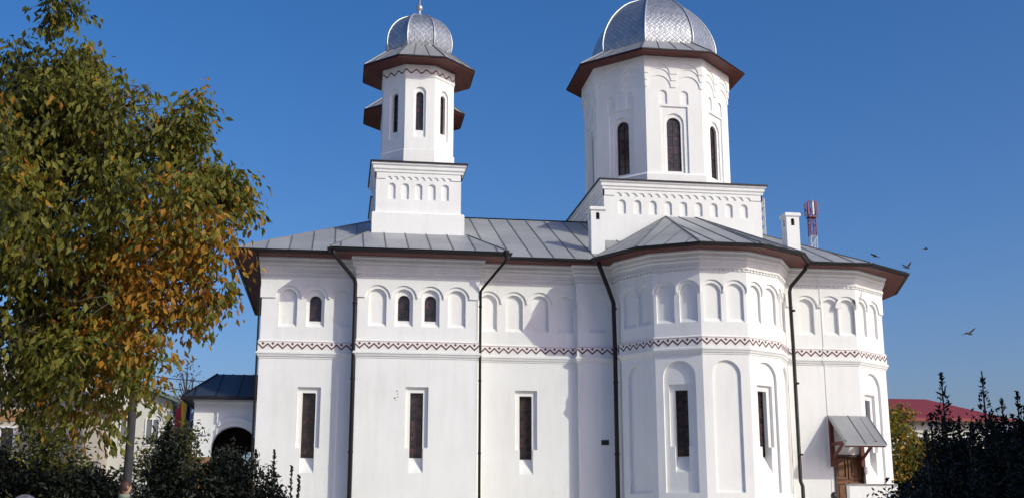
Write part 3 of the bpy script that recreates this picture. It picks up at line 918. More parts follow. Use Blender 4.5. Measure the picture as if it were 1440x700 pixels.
# --- the big autumn tree
def autumn_tree():
    bx, by = -7.6, 19.8
    t = empty('walnut_tree', 'large broad-leaved tree turning orange on its right side, filling the left of the view', 'tree', (bx, by, 0))
    def at(x, y, dy=0.0, Yb=19.2):     # design grid of the crown: metres per unit at the tree
        return (-5.36 + (x + 40) * 0.01003, Yb + dy, 9.49 - y * 0.01167)
    L = []
    for x, y, r, dy in ((20, 150, 95, .2), (110, 170, 85, -.4), (185, 185, 75, .2), (232, 172, 42, 0), (252, 222, 44, .2), (60, 280, 150, .6), (190, 295, 110, -.6), (275, 290, 62, 0), (285, 345, 52, -.3), (318, 318, 42, .2), (350, 334, 34, .1), (366, 336, 32, .1), (388, 332, 22, .1), (25, -5, 36, 0), (228, 150, 40, .1), (150, 112, 48, .1), (334, 285, 36, .1), (298, 252, 32, .1), (205, 150, 52, .1), (170, 128, 50, 0), (300, 250, 34, 0), (252, 128, 20, 0), (295, 400, 44, -.2),
                        (150, 420, 105, -.3), (60, 410, 120, .2), (225, 420, 66, .3), (262, 455, 42, 0), (105, 505, 66, -.3), (20, 500, 62, .2), (185, 505, 52, -.5), (205, 545, 26, -.4), (150, 575, 22, -.3), (155, 612, 20, -.3), (115, 575, 34, 0), (40, 560, 40, .2),
                        (30, 470, 80, .3), (10, 8, 24, 0), (-20, 90, 60, .3), (60, 75, 40, 0), (50, 130, 80, .2), (-60, 150, 150, .2), (-130, 300, 200, .6), (-130, 480, 150, 0), (-260, 350, 180, 1), (-200, 130, 140, .5), (20, 380, 150, 2.2), (120, 300, 140, 2.0), (-60, 300, 160, -2.0), (-220, 300, 170, -2.2)):
        L.append((*at(x, y, dy), r * 0.0105))
    per = 12
    cl, c, P, r = lobes_points(L, 5600, per, 0.085, 11, gap=0.2, shell=0.5, gsc=2.4)
    n = len(P); k = len(cl)
    tw = r.normal(size=(k, 3)) * np.array([.7, .7, .35]); tw[:, 2] -= .45
    tw /= np.linalg.norm(tw, axis=1, keepdims=True)
    sl = np.tile(np.linspace(0, .34, per), k)[:, None]
    twr = np.repeat(tw, per, axis=0)
    P = P + twr * sl - np.array([0, 0, .25]) * sl ** 2 * 2
    side = np.cross(twr, [0, 0, 1.0]) * np.where(np.arange(n) % 2, 1, -1)[:, None]
    D = twr * .55 + side * .55 + r.normal(size=(n, 3)) * .28 + np.array([0, 0, -.75])
    P = P + D * .06 - np.array([bx, by, 0])
    # autumn colour: orange to the right and in drifts, green on the left; a spray turns as one
    ck = np.repeat(r.normal(size=k) * .24, per)
    f = (c[:, 0] + 3.3) * 0.23 + .48 * np.exp(-((c[:, 0] + 3.0) ** 2 + (c[:, 2] - 4.9) ** 2) / 1.3) - .08 + vnoise(c, 1.5, 5) * 0.85 + ck + r.normal(size=n) * .13
    m = np.where(f < -0.40, 0, np.where(f < 0.33, 1, np.where(r.uniform(size=n) < .6, 2, 3)))
    leaves_mesh('crown', P, D, np.full(n, 0.142), ['leaf_green', 'leaf_olive', 'leaf_yellow', 'leaf_orange'], m, t, .46)
    tb = MB(); rr = random.Random(3)
    base = Vector((0, 0, 0)); tops = []
    def limb(a, b, r0, r1, k=7):
        pts = [a + (b - a) * (i / k) + Vector((rr.uniform(-1, 1), rr.uniform(-1, 1), rr.uniform(-.4, .4))) * .06 * (b - a).length * (0 < i < k) for i in range(k + 1)]
        tb.tube(pts, [r0 + (r1 - r0) * i / k for i in range(k + 1)], 8)
        return pts
    tp = limb(base + Vector((0, 0, -.1)), Vector((0.35, 0, 5.0)), 0.30, 0.2)
    for (x, y, z, q) in L:
        p = Vector((x - bx, y - by, z))
        j = tp[min(7, 4 + rr.randint(0, 3))]
        mid = j.lerp(p, .5) + Vector((0, 0, .5 + .25 * max(0, j.z - p.z)))
        if q < .42: continue
        th = min(1, .35 + q * .6); a = limb(j, mid, 0.10 * th, 0.05 * th, 4); b_ = limb(mid, p, 0.05 * th, 0.012, 4)
        for _ in range(6 if q > .45 else 2):
            s = b_[rr.randint(1, 4)]
            limb(s, p + Vector((rr.uniform(-1, 1), rr.uniform(-1, 1), rr.uniform(-.9, .6))) * q * .6, 0.016, 0.004, 3)
    tb.build('trunk', 'bark', t, smooth=True)
autumn_tree()

def shrub(name, label, cat, base, lobes, mats, weights, n, per=9, size=0.08, spread=0.07, up=0.3, seed=1, gap=-.1, shoots=(), group=None, aspect=0.45, trunk_r=0.05):
    """lobes given relative to the base; shoots = (x,y,z0,z1,width)"""
    t = empty(name, label, cat, base, 0, group)
    cl, c, P, r = lobes_points(lobes, n, per, spread, seed, gap=gap, shell=.5, gsc=3.0)
    D = np.stack([r.normal(size=len(P)) * .7, r.normal(size=len(P)) * .7, up + r.normal(size=len(P)) * .6], axis=1)
    PP, DD = [P], [D]
    for (x, y, z0, z1, w) in shoots:
        k = int((z1 - z0) * 700 * w) + 8
        tt = r.uniform(size=k) ** .8
        a = r.uniform(0, 6.28, k); rad = w * (1 - tt) ** .9 * (0.35 + .65 * r.uniform(size=k))
        PP.append(np.stack([x + rad * np.cos(a), y + rad * np.sin(a), z0 + (z1 - z0) * tt], axis=1))
        DD.append(np.stack([np.cos(a) * .8, np.sin(a) * .8, np.full(k, .7)], axis=1) + r.normal(size=(k, 3)) * .35)
    P = np.concatenate(PP); D = np.concatenate(DD)
    m = r.choice(len(mats), len(P), p=weights)
    leaves_mesh('foliage', P, D, np.full(len(P), size), mats, m, t, aspect)
    s = MB(); rr = random.Random(seed)
    s.tube([(0, 0, -.05), (0.02, 0, lobes[0][2] * .6), (lobes[0][0], lobes[0][1], lobes[0][2])], [trunk_r, trunk_r * .8, trunk_r * .4], 7)
    for (x, y, z, q) in lobes[1:]:
        s.tube([(0, 0, .15), (x * .4, y * .4, z * .55), (x, y, z)], [trunk_r * .7, trunk_r * .5, trunk_r * .2], 6)
    for (x, y, z0, z1, w) in shoots:
        s.tube([(x * .5, y * .5, z0 * .4), (x, y, z0), (x, y, z1)], [trunk_r * .5, trunk_r * .35, 0.006], 5)
    s.build('stem', 'bark', t)
    return t
CON = (['leaf_conifer'], [1.0])
# right-hand evergreens
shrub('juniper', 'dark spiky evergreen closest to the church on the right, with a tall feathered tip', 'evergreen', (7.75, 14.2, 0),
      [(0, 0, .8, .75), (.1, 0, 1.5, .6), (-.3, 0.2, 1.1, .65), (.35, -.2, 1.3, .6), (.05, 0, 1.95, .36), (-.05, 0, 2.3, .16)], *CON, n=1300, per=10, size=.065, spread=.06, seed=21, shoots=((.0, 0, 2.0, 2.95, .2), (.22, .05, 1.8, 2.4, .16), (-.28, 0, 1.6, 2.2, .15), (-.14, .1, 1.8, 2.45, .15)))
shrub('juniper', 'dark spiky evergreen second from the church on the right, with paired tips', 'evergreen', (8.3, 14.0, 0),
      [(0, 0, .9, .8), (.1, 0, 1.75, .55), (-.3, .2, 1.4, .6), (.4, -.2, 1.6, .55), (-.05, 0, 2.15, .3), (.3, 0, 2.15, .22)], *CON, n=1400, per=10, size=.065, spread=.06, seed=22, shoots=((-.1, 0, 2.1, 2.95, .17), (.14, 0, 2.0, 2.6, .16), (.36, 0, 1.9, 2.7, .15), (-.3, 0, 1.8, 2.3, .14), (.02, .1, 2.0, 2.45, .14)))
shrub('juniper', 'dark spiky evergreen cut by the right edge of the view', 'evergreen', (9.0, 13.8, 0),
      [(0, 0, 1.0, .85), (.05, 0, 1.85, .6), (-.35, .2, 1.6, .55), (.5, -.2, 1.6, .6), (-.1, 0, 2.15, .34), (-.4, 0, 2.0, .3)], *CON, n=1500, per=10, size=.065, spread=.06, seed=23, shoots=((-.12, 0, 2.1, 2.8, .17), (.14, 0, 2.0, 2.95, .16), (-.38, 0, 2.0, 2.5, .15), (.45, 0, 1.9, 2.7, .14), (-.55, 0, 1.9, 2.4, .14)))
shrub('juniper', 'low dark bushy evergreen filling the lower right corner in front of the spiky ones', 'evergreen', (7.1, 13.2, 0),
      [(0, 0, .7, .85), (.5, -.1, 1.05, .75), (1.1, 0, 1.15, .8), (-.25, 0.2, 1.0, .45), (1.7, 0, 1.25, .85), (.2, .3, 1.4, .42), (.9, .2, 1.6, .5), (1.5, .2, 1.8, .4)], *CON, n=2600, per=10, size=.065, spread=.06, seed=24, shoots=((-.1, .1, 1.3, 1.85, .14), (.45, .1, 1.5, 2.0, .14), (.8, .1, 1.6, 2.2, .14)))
shrub('shrub', 'yellowing autumn shrub between the church corner and the dark evergreens', 'shrub', (19.3, 38.0, 0),
      [(0, 0, 2.6, 1.0), (.2, 0, 3.6, .8), (-.2, 0, 4.4, .6), (.5, .2, 2.0, 1.0), (-.5, 0, 1.6, .9), (.6, 0, 3.0, .6)], ['leaf_yellow', 'leaf_olive', 'leaf_green'], [.22, .43, .35], n=900, per=9, size=.17, spread=.16, up=-.3, seed=31)
shrub('shrub', 'olive green shrub in front of the red roofed house', 'shrub', (23.0, 44.0, 0),
      [(0, 0, 2.4, 1.5), (1.2, 0, 2.8, 1.2), (-1.0, 0, 2.6, 1.1), (2.4, 0, 2.6, 1.3), (.4, 0, 3.7, .7), (3.6, 0, 3.0, 1.2)], ['leaf_olive', 'leaf_green', 'leaf_grey'], [.3, .4, .3], n=1100, per=9, size=.18, spread=.18, up=-.2, seed=32)
# left-hand bushes
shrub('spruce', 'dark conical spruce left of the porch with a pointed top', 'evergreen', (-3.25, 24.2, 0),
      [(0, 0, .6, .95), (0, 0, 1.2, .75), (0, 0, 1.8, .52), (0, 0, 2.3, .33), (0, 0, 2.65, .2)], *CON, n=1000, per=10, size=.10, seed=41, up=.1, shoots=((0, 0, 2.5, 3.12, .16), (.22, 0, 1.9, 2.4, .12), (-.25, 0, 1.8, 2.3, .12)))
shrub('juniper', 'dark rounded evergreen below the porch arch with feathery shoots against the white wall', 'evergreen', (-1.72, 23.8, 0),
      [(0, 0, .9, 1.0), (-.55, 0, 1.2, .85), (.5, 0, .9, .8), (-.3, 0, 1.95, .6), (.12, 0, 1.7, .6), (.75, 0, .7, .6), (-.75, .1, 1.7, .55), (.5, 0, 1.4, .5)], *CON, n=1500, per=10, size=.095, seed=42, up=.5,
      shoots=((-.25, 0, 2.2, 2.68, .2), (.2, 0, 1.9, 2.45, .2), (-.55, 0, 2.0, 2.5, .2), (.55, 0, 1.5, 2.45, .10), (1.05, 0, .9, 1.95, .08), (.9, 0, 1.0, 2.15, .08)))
shrub('hedge_shrub', 'dark leafy bush under the big tree at the left edge', 'shrub', (-6.3, 22.6, 0),
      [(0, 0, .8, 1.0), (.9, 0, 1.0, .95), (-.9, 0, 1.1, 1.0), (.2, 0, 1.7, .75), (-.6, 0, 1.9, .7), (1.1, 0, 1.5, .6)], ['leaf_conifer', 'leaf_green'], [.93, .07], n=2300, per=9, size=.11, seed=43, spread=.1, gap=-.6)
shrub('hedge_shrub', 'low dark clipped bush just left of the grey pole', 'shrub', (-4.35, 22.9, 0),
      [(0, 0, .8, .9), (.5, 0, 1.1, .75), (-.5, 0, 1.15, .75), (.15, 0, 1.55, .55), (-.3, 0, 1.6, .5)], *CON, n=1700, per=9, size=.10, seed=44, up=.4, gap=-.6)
shrub('shrub', 'grey-green sparse shrub rising behind the dark spruce', 'shrub', (-3.55, 27.5, 0),
      [(0, 0, 2.0, .7), (.3, 0, 2.3, .5), (-.4, 0, 2.3, .6), (.05, 0, 2.9, .42), (.3, 0, 2.9, .3), (-.3, 0, 2.8, .3)], ['leaf_grey', 'leaf_olive', 'leaf_green'], [.5, .2, .3], n=420, per=8, size=.11, spread=.12, seed=45, gap=.0, up=.2)
shrub('shrub', 'olive bush with lit leaf tips in the bottom left corner', 'shrub', (-5.45, 16.6, 0),
      [(0, 0, .7, .55), (-.35, 0, 1.0, .5), (.15, 0, 1.1, .3)], ['leaf_olive', 'leaf_grey', 'leaf_green'], [.3, .3, .4], n=260, per=9, size=.10, spread=.1, seed=46)
shrub('shrub', 'olive yellow shrub in front of the beige house, under the hanging branches', 'shrub', (-6.6, 27.0, 0),
      [(0, 0, 1.9, .8), (.6, 0, 2.4, .6), (-.5, 0, 2.5, .6), (.2, 0, 2.9, .4), (1.1, 0, 2.1, .5)], ['leaf_olive', 'leaf_grey', 'leaf_green'], [.4, .2, .4], n=500, per=9, size=.12, spread=.13, seed=47, up=-.1)
# unseen trees added to cast shade on the bushes, right of the camera
for i, (x, y, h, q) in enumerate(((11.8, 7.4, 11.2, 2.6), (15.6, 8.6, 14.0, 3.0), (20.0, 8.2, 14.5, 3.2))):
    shrub('shade_tree', ['dense green tree right of the photographer, nearest of the row', 'dense green tree in the middle of the row right of the photographer', 'dense green tree at the far end of the row right of the photographer'][i], 'tree', (x, y, 0),
          [(0, 0, h - q * .9, q), (q * .3, .3, h - q * 1.4, q), (-q * .3, -.3, h - q * 1.6, q), (0, q * .3, h - q * 2.2, q), (0, -q * .3, h - q * 2.5, q), (0, 0, h - q * 3.0, q), (.2, 0, h - q * 3.5, q)], ['leaf_green', 'leaf_olive'], [.8, .2], n=2600, per=7, size=.42, spread=.32, seed=61 + i, up=-.3, gap=-.6, trunk_r=.22)

shrub('shrub', 'dull green shrub seen through the arch of the porch', 'shrub', (-3.6, 44.0, 0),
      [(0, 0, 1.6, 1.1), (.8, 0, 1.9, .9), (-.7, 0, 1.7, .9), (.3, 0, 2.6, .6)], ['leaf_grey', 'leaf_green'], [.6, .4], n=500, per=9, size=.15, spread=.15, seed=71)

def bare_tree():
    t = empty('bare_tree', 'thin silvery half-bare tree behind the flag', 'tree', (-6.15, 50.0, 0))
    lob = [(0, 0, 4.4, 1.1), (.3, 0, 5.6, .9), (-.4, 0, 5.4, .9), (0, 0, 6.6, .7), (.5, 0, 4.6, .8), (-.1, 0, 7.2, .4)]
    cl, c, P, r = lobes_points(lob, 220, 6, .2, 51, gap=.05)
    D = r.normal(size=P.shape)
    leaves_mesh('crown', P, D, np.full(len(P), .13), ['leaf_blue'], np.zeros(len(P), int), t)
    s = MB(); s.tube([(0, 0, 0), (.05, 0, 3), (0, 0, 7.2)], [.14, .1, .02], 7)
    for q in cl[::2]:
        z = max(2.0, q[2] - .9); s.tube([(0, 0, z), tuple(q)], [.03, .008], 5)
    s.build('trunk', 'bark', t)
bare_tree()

# ------------------------------------------------------------------ houses behind
M['cream'] = mat('cream_render', (0.56, 0.48, 0.40), rough=0.9, noise=0.15, nscale=.8)
M['pale'] = mat('pale_render', (0.62, 0.61, 0.56), rough=0.9, noise=0.12, nscale=.8)
M['ochre'] = mat('ochre_band', (0.42, 0.22, 0.09), rough=0.9, noise=0.2, nscale=2)
M['greenroof'] = mat('grey_green_roof', (0.16, 0.20, 0.17), rough=0.7, noise=0.2, nscale=2)
M['redroof'] = mat('crimson_metal_roof', (0.27, 0.035, 0.036), rough=0.6, noise=0.25, nscale=1.5)
M['beige_roof'] = mat('faded_beige_roof', (0.42, 0.36, 0.30), rough=0.85, noise=0.25, nscale=2)
def house(label, x0, x1, y0, y1, h, rise, wallm, roofm, wins, rz=0, band=None, gable=False, over=.5, cat='house', hipx=None):
    cx, cy = (x0 + x1) / 2, (y0 + y1) / 2
    t = empty('house', label, cat, (cx, cy, 0), rz)
    x0, x1, y0, y1 = x0 - cx, x1 - cx, y0 - cy, y1 - cy
    w = MB(); w.box(x0, x1, y0, y1, 0, h)
    if band:
        for z0, z1 in band: w.box(x0 - .03, x1 + .03, y0 - .03, y0 - .001, z0, z1, 1)
    w.build('wall', [wallm, 'ochre'], t)
    r = MB(); a, b, c, d = (x0 - over, y0 - over, h), (x1 + over, y0 - over, h), (x1 + over, y1 + over, h), (x0 - over, y1 + over, h)
    hp = (y1 - y0) / 2 if hipx is None else hipx
    p, q = (x0 + hp, 0, h + rise), (x1 - hp, 0, h + rise)
    for f in ([a, b, q, p], [c, d, p, q], [d, a, p], [b, c, q], [d, c, b, a]): r.face(f)
    r.box(x0 - over - .02, x1 + over + .02, y0 - over - .06, y0 - over - .001, h - .18, h + .04)
    r.box(x1 + over + .001, x1 + over + .06, y0 - over, y1 + over, h - .18, h + .04)
    k = int((x1 - x0 + 2 * over) / .9)
    r.build('roof', roofm, t)
    for (wx, z0, z1, ww) in wins:
        f = MB(); F = frame((x0 + wx - ww / 2, y0), 0)
        layer(f, F, rect(0, ww, z0, z1), [rect(.08, ww / 2 - .03, z0 + .08, z1 - .08), rect(ww / 2 + .03, ww - .08, z0 + .08, z1 - .08)], .05, .0, 0)
        f.face([F(0, .006, z0), F(ww, .006, z0), F(ww, .006, z1), F(0, .006, z1)], 1)
        f.build('window', ['trim', 'glass'], t)
    return t
house('large beige house with ochre bands seen through the branches of the big tree', -18.8, -10.9, 52, 62, 6.4, 2.2, 'cream', 'beige_roof', [(2.2, 3.6, 5.0, 1.2), (5.0, 3.6, 5.0, 1.2)], band=[(5.2, 5.7), (3.0, 3.5)])
def gable_house():
    t = empty('house', 'pale two-storey gabled house with a grey-green roof edge behind the pole', 'house', (-12.4, 60, 0), R(6))
    hw, h, rise, dp = 4.35, 6.95, 1.75, 9
    w = MB(); L0 = [(-hw, 0), (hw, 0), (hw, h), (0, h + rise), (-hw, h)]
    w.ring([[(x, 0, z) for x, z in L0], [(x, dp, z) for x, z in L0]], 0, True, True); w.build('wall', 'pale', t)
    r = MB(); k = rise / hw; o = .45
    for s_ in (1, -1):
        a = (0, h + rise + .03); b_ = (s_ * (hw + o), h - k * o + .03)
        q = [a, b_, (b_[0], b_[1] + .22), (0, a[1] + .22)]
        r.ring([[(x, -.45, z) for x, z in q], [(x, dp + .4, z) for x, z in q]], 0, True, True)
    r.build('roof', 'greenroof', t)
    for x in (-3.0, -1.0, 1.1, 2.3, 3.5):
        for z0 in (1.6, 4.75):
            f = MB(); F = frame((x - .35, 0), 0)
            layer(f, F, rect(0, .7, z0, z0 + 1.35), [rect(.07, .32, z0 + .07, z0 + 1.28), rect(.38, .63, z0 + .07, z0 + 1.28)], .05, .0, 0)
            f.face([F(0, .008, z0), F(.7, .008, z0), F(.7, .008, z0 + 1.35), F(0, .008, z0 + 1.35)], 1)
            f.build('window', ['trim', 'greypane'], t)
M['greypane'] = mat('grey_window_pane', (0.16, 0.17, 0.18), rough=.2)
gable_house()
house('house under a crimson hipped metal roof beyond the evergreens on the right', 34.0, 42.0, 70, 79, 7.45, 1.75, 'pale', 'redroof', [(2, 4.3, 6.4, 1.4), (5, 4.3, 6.4, 1.4), (7.2, 4.3, 6.4, 1.2)], over=.6, hipx=2.6)

# flag and its pole
t = empty('flagpole', 'thin grey flagpole behind the spruce, carrying the tricolour', 'flagpole', (-4.72, 40.0, 0))
b = MB(); b.tube([(0, 0, 0), (0, 0, 5.6)], [.035, .022], 8); b.lathe([(.02, 0), (.05, .04), (.03, .09)], (0, 0, 5.6), 8)
b.build('pole', 'concrete', t)
M['flag_blue'] = mat('flag_blue', (0.02, 0.05, 0.25), rough=.8); M['flag_yellow'] = mat('flag_yellow', (0.75, 0.45, 0.02), rough=.8); M['flag_red'] = mat('flag_red', (0.5, 0.02, 0.03), rough=.8)
b = MB(); nx, nz = 18, 10
def fp(i, j):
    u, v = i / nx, j / nz
    h = u * .25 if u < 1 / 3 else .083 + (u - 1 / 3) * .55        # the hoist third hangs folded in towards the pole
    return (-.04 - h + .03 * math.sin(9 * u + 2 * v), (.16 * math.sin(9.4 * u) if u < 1 / 3 else 0) + .07 * math.sin(8 * u + 1.2 * v), 5.45 - v * 1.0 - u * .8 - .05 * math.sin(6 * u))
for i in range(nx):
    for j in range(nz): b.face([fp(i, j), fp(i + 1, j), fp(i + 1, j + 1), fp(i, j + 1)], i * 3 // nx)
fl = b.build('flag', ['flag_blue', 'flag_yellow', 'flag_red'], flip=False, smooth=True)
fl.location = (-4.72, 40.0, 0)
tag(fl, 'drooping blue yellow and red tricolour flag left of the porch', 'flag')

# utility pole with two wires
b = MB(); b.tube([(-3.62, 22.0, -.1), (-3.62, 22.0, 6.6)], [.085, .062], 12); b.box(-3.95, -3.29, 21.96, 22.04, 6.25, 6.33)
tag(b.build('utility_pole', 'pole_grey' if 'pole_grey' in M else 'concrete', smooth=False), 'round dark grey pole standing among the bushes below the big tree', 'pole')
M['pole_dark'] = mat('weathered_pole', (0.05, 0.05, 0.054), rough=.85, noise=.3, nscale=5)
bpy.data.objects['utility_pole'].data.materials[0] = M['pole_dark']
for k, (z0, z1, lab) in enumerate(((8.55, 7.35, 'upper of two thin dark wires crossing the sky left of the porch'), (8.15, 6.85, 'lower of two thin dark wires crossing the sky left of the porch'))):
    b = MB(); b.tube([(-14 + 13 * i / 12, 55.0, z0 + (z1 - z0) * (i / 12) - .5 * math.sin(PI * i / 12)) for i in range(13)], .022, 5)
    tag(b.build('overhead_wire', 'black'), lab, 'wire', 'wires left of the porch')

# telecom masts
M['mast_red'] = mat('mast_red', (0.27, 0.08, 0.14), rough=.6); M['mast_white'] = mat('mast_white', (0.7, 0.7, 0.72), rough=.6)  # red dulled towards purple: distance haze put into the colour
def mast(x, y, z1, w, label, bands, bay_h=1.6, zlow=14, panels=True):
    t = empty('lattice_mast', label, 'mast', (x, y, 0))
    b = MB(); wz = lambda z: w * (1 + (z1 - z) * .012) / 2
    cs = ((-1, -1), (1, -1), (1, 1), (-1, 1)); z = 0.0
    n = max(6, int(z1 / bay_h)); step = z1 / n
    for i in range(n):
        a, c = i * step, (i + 1) * step
        m = 0 if bands(c) else 1
        for k, (sx, sy) in enumerate(cs):
            p = (sx * wz(a), sy * wz(a), a); q = (sx * wz(c), sy * wz(c), c)
            b.tube([p, q], .075, 5, m)
            s2 = cs[(k + 1) % 4]
            b.tube([p, (s2[0] * wz(c), s2[1] * wz(c), c)], .045, 4, m)
            b.tube([q, (s2[0] * wz(c), s2[1] * wz(c), c)], .045, 4, m)
    b.build('tower_lattice', ['mast_red', 'mast_white'], t)
    if panels:
        b = MB(); b.box(-w * .75, w * .75, -w * .75, w * .75, z1 - 2.3, z1 - 2.15); b.build('platform', 'mast_red', t)
        for (px, py) in ((-.8, -.75), (.0, -.9), (.8, -.75), (.9, .5), (-.9, .5)):
            b = MB(); b.box(px * w - .12, px * w + .12, py * w - .06, py * w + .06, z1 - 2.0, z1 - .2); b.tube([(px * w, py * w, z1 - 2.2), (px * w, py * w, z1 + .1)], .04, 5)
            b.build('antenna_panel', 'mast_white' if px == 0 else 'mast_red', t)
    return t
mast(64.55, 150, 44.6, .78, 'red and white lattice telecom mast rising behind the altar roof', lambda z: z > 40.2)
mast(45.9, 120, 36.0, .42, 'slender pale lattice aerial beside the drum pedestal', lambda z: False, bay_h=1.0, panels=False)

# ------------------------------------------------------------------ birds
M['bird'] = mat('dark_feathers', (0.03, 0.03, 0.035), rough=.7)
def bird(loc, rz, wing, label, s=1.0, roll=0.0, perched=False):
    b = MB()
    b.lathe([(.004, -.17), (.03, -.13), (.055, -.05), (.06, .02), (.045, .09), (.03, .12), (.038, .15), (.03, .185), (.006, .22)], (0, 0, 0), 8)
    b.v = [(z, x * .9, y) for x, y, z in b.v]
    n0 = len(b.v)
    b.face([(-.15, -.03, .01), (-.15, .03, .01), (-.29, .05, .01), (-.29, -.05, .01)])
    b.face([(-.15, -.03, 0), (-.29, -.05, 0), (-.29, .05, 0), (-.15, .03, 0)])
    if not perched:
        for sg in (1, -1):
            top = [(.06, .04 * sg, .03), (.09, .17 * sg, .03 + wing * .13), (.03, .33 * sg, .03 + wing * .24), (-.06, .30 * sg, .025 + wing * .2), (-.07, .16 * sg, .02 + wing * .1), (-.09, .04 * sg, .02)]
            b.ring([top, [(p[0], p[1], p[2] - .012) for p in top]], 0, True, True)
    else:
        for sg in (.02, -.02): b.tube([(0, sg, -.05), (0.01, sg, -.13)], .006, 4)
    o = b.build('bird', 'bird', smooth=False)
    o.location = loc; o.rotation_euler = (roll, 0 if not perched else -.5, rz); o.scale = (s, s, s)
    return tag(o, label, 'bird', 'birds around the church')
bird((16.35, 31.4, 8.30), 0.3, 1.0, 'dark bird flying just off the right corner of the roof edge', .55)
bird((17.6, 30.5, 6.25), 0.5, .35, 'dark gliding bird low in the sky right of the church', .68, roll=-.3)
bird((21.9, 40.5, 11.15), -0.4, .2, 'small faint bird high in the sky right of the masts', .42)
bird((15.35, 31.35, 8.62), 2.6, 0, 'dark bird perched on the roof edge at the right corner of the church', .6, perched=True)

# ------------------------------------------------------------------ person and headstone at the lower left
M['skin'] = mat('skin', (0.55, 0.32, 0.24), rough=.55); M['hair'] = mat('dark_red_brown_hair', (0.05, 0.018, 0.014), rough=.6)
M['jacket'] = mat('grey_green_jacket', (0.26, 0.29, 0.22), rough=.9, noise=.2, nscale=12); M['trousers'] = mat('dark_trousers', (0.03, 0.03, 0.035), rough=.9); M['shoe'] = mat('dark_shoes', (0.02, 0.018, 0.016), rough=.6)
M['eye'] = mat('eye_dark', (0.02, 0.015, 0.012), rough=.3); M['lip'] = mat('lips', (0.42, 0.16, 0.14), rough=.5)
def skin(name, pts, edges, rad, m, parent, sub=2):
    me = bpy.data.meshes.new(name); me.from_pydata(pts, edges, []); me.materials.append(M[m])
    o = bpy.data.objects.new(name, me); C.objects.link(o)
    md = o.modifiers.new('skin', 'SKIN'); md.use_smooth_shade = True
    for v, r_ in zip(me.skin_vertices[0].data, rad): v.radius = r_ if isinstance(r_, tuple) else (r_, r_)
    me.skin_vertices[0].data[0].use_root = True
    sb = o.modifiers.new('sub', 'SUBSURF'); sb.levels = sub; sb.render_levels = sub
    dg = bpy.context.evaluated_depsgraph_get()
    m2 = bpy.data.meshes.new_from_object(o.evaluated_get(dg)); o.modifiers.clear(); o.data = m2
    if not len(m2.materials): m2.materials.append(M[m])
    m2.polygons.foreach_set('use_smooth', [True] * len(m2.polygons))
    if parent is not None: o.parent = parent
    return o
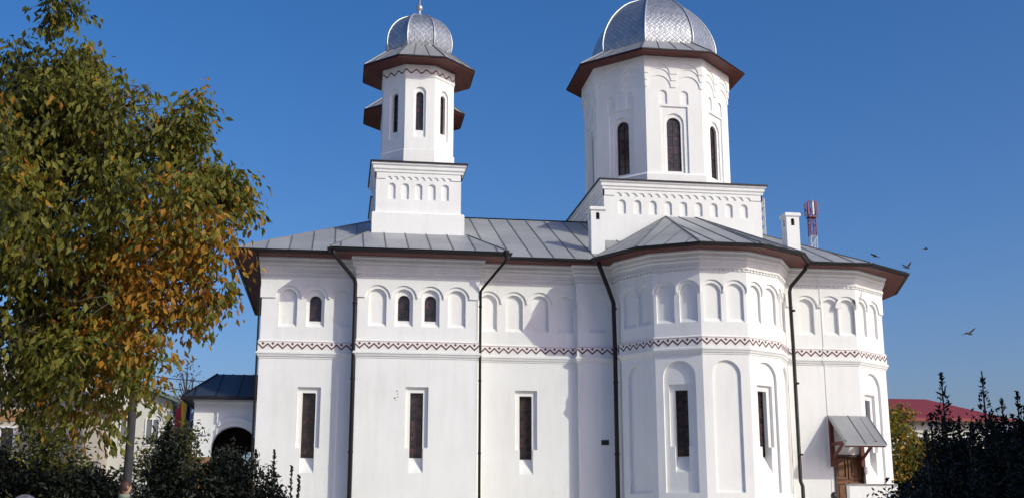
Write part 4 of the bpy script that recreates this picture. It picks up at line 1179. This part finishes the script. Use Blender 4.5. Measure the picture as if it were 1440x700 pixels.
def person():
    t = empty('person', 'person in a grey-green jacket standing by the grey pole, only the head showing', 'person', (-3.58, 21.55, 0.0), R(35))
    # body faces local +X ; continuous skin: legs, trunk, neck, arms with hands
    P = [(0, 0, .95), (0, 0, 1.15), (0, 0, 1.36), (0, 0, 1.47), (.015, 0, 1.56)]
    E = [(0, 1), (1, 2), (2, 3), (3, 4)]; Rr = [(.12, .16), (.11, .14), (.12, .16), (.065, .065), (.055, .055)]
    for s in (1, -1):
        n = len(P)
        P += [(0, .10 * s, .86), (.02, .105 * s, .48), (-.02, .105 * s, .10), (.10, .12 * s, .04)]
        E += [(0, n), (n, n + 1), (n + 1, n + 2), (n + 2, n + 3)]; Rr += [.095, .065, .045, .04]
    for s in (1, -1):
        n = len(P)
        P += [(-.01, .19 * s, 1.40), (-.03, .245 * s, 1.12), (.05, .25 * s, .87), (.075, .245 * s, .79)]
        E += [(2, n), (n, n + 1), (n + 1, n + 2), (n + 2, n + 3)]; Rr += [.06, .048, .035, .03]
    body = skin('body', P, E, Rr, 'skin', t, 2)
    # head
    me = MB(); nu, nv = 24, 18; hz = 1.655
    loops = []
    for j in range(nv + 1):
        ph = -PI / 2 + PI * j / nv; lp = []
        for i in range(nu):
            th = 2 * PI * i / nu
            x, y, z = math.cos(ph) * math.cos(th), math.cos(ph) * math.sin(th), math.sin(ph)
            X, Y, Z = x * .098, y * .078, z * .122
            if z < 0: Y *= 1 + .22 * z; X *= 1 + (.10 * z if x > 0 else .35 * z)
            if x > .2:
                nose = math.exp(-((y / .16) ** 2) - ((z + .12) / .2) ** 2); X += .024 * nose
                X -= .010 * math.exp(-(((abs(y) - .38) / .16) ** 2) - ((z - .08) / .13) ** 2)
                X += .008 * math.exp(-((y / .3) ** 2) - ((z + .48) / .1) ** 2) + .008 * math.exp(-((y / .3) ** 2) - ((z + .8) / .14) ** 2)
            lp.append((X + .02, Y, Z + hz))
        loops.append(lp)
    me.ring(loops, 0, True, True)
    for s in (1, -1): me.lathe([(.004, -.03), (.014, -.015), (.016, .01), (.004, .03)], (.015, .082 * s, hz), 8)
    me.build('head', 'skin', body, smooth=True)
    for s in (1, -1):
        ey = MB(); ey.lathe([(.002, -.008), (.009, -.003), (.009, .003), (.002, .008)], (.105, .030 * s, hz + .012), 8); ey.build('eye', 'eye', body)
    m_ = MB(); m_.box(.108, .118, -.022, .022, hz - .062, hz - .052); m_.build('mouth', 'lip', body)
    h = MB(); loops = []
    for j in range(11):
        ph = -.55 + (PI / 2 + .55) * j / 10; lp = []
        for i in range(24):
            th = 2 * PI * i / 24; fr_ = max(0, math.cos(th)) ** .7
            p2 = max(ph, .55 * fr_ - .55 * (1 - fr_) + 0) if ph < .55 else ph
            lp.append((.02 - .006 + math.cos(p2) * math.cos(th) * .107, math.cos(p2) * math.sin(th) * .088, hz + .006 + math.sin(p2) * .130))
        loops.append(lp)
    h.ring(loops, 0, False, True); h.build('hair', 'hair', body, smooth=True)
    # five fingers on each hand
    for s in (1, -1):
        f = MB()
        for k, (dx, ln) in enumerate(((.028, .07), (.01, .08), (-.009, .075), (-.027, .06))):
            b0 = Vector((.08 + dx, .245 * s, .77)); f.tube([b0, b0 + Vector((.006, -.004 * s, -ln * .5)), b0 + Vector((.012, -.022 * s, -ln))], [.0095, .009, .007], 7)
        b0 = Vector((.10, .235 * s, .81)); f.tube([b0, b0 + Vector((.028, -.008 * s, -.03)), b0 + Vector((.034, -.014 * s, -.062))], [.011, .010, .008], 7)
        f.build('fingers', 'skin', body, smooth=True)
    # clothing over the body
    J = [(0, 0, .86), (0, 0, 1.15), (0, 0, 1.37), (0, 0, 1.485)]; EE = [(0, 1), (1, 2), (2, 3)]; RJ = [(.155, .19), (.14, .175), (.135, .18), (.085, .085)]
    for s in (1, -1):
        n = len(J); J += [(-.01, .20 * s, 1.41), (-.03, .255 * s, 1.12), (.045, .255 * s, .89)]; EE += [(2, n), (n, n + 1), (n + 1, n + 2)]; RJ += [.078, .065, .05]
    skin('jacket', J, EE, RJ, 'jacket', body, 2)
    co = MB(); co.lathe([(.088, -.03), (.098, 0), (.09, .05), (.082, .052)], (0.0, 0, 1.495), 16); co.build('collar', 'jacket', body, smooth=True)
    T = [(0, 0, .93)]; ET = []; RT = [(.135, .175)]
    for s in (1, -1):
        n = len(T); T += [(0, .10 * s, .82), (.02, .105 * s, .48), (-.015, .105 * s, .10)]; ET += [(0, n), (n, n + 1), (n + 1, n + 2)]; RT += [.115, .085, .072]
    skin('trousers', T, ET, RT, 'trousers', body, 2)
    for s in (1, -1):
        sh = MB(); k = 12
        sh.ring([[(.06 + .14 * math.cos(2 * PI * i / k) * q, .115 * s + .05 * math.sin(2 * PI * i / k) * q, z) for i in range(k)] for q, z in ((.98, 0), (1, .03), (.85, .07), (.5, .105))], 0, True, True)
        sh.build('shoe', 'shoe', body, smooth=True)
person()
M['stone'] = mat('pale_blue_grey_stone', (0.42, 0.42, 0.46), rough=.85, noise=.3, nscale=8, bump=.4)
b = MB(); F = frame((-5.27, 21.0), .1)
layer(b, F, arch(.2, .2, 0, 1.52), [], 0.12, 0); layer(b, F, arch(.2, .2, 0, 1.52), [], 0, 0.12); b.box(-.12, .52, -.12, .24, 0, .15, 0, F)
tag(b.build('headstone', 'stone', flip=True), 'pale grey stone with a rounded top in front of the dark hedge', 'stone')
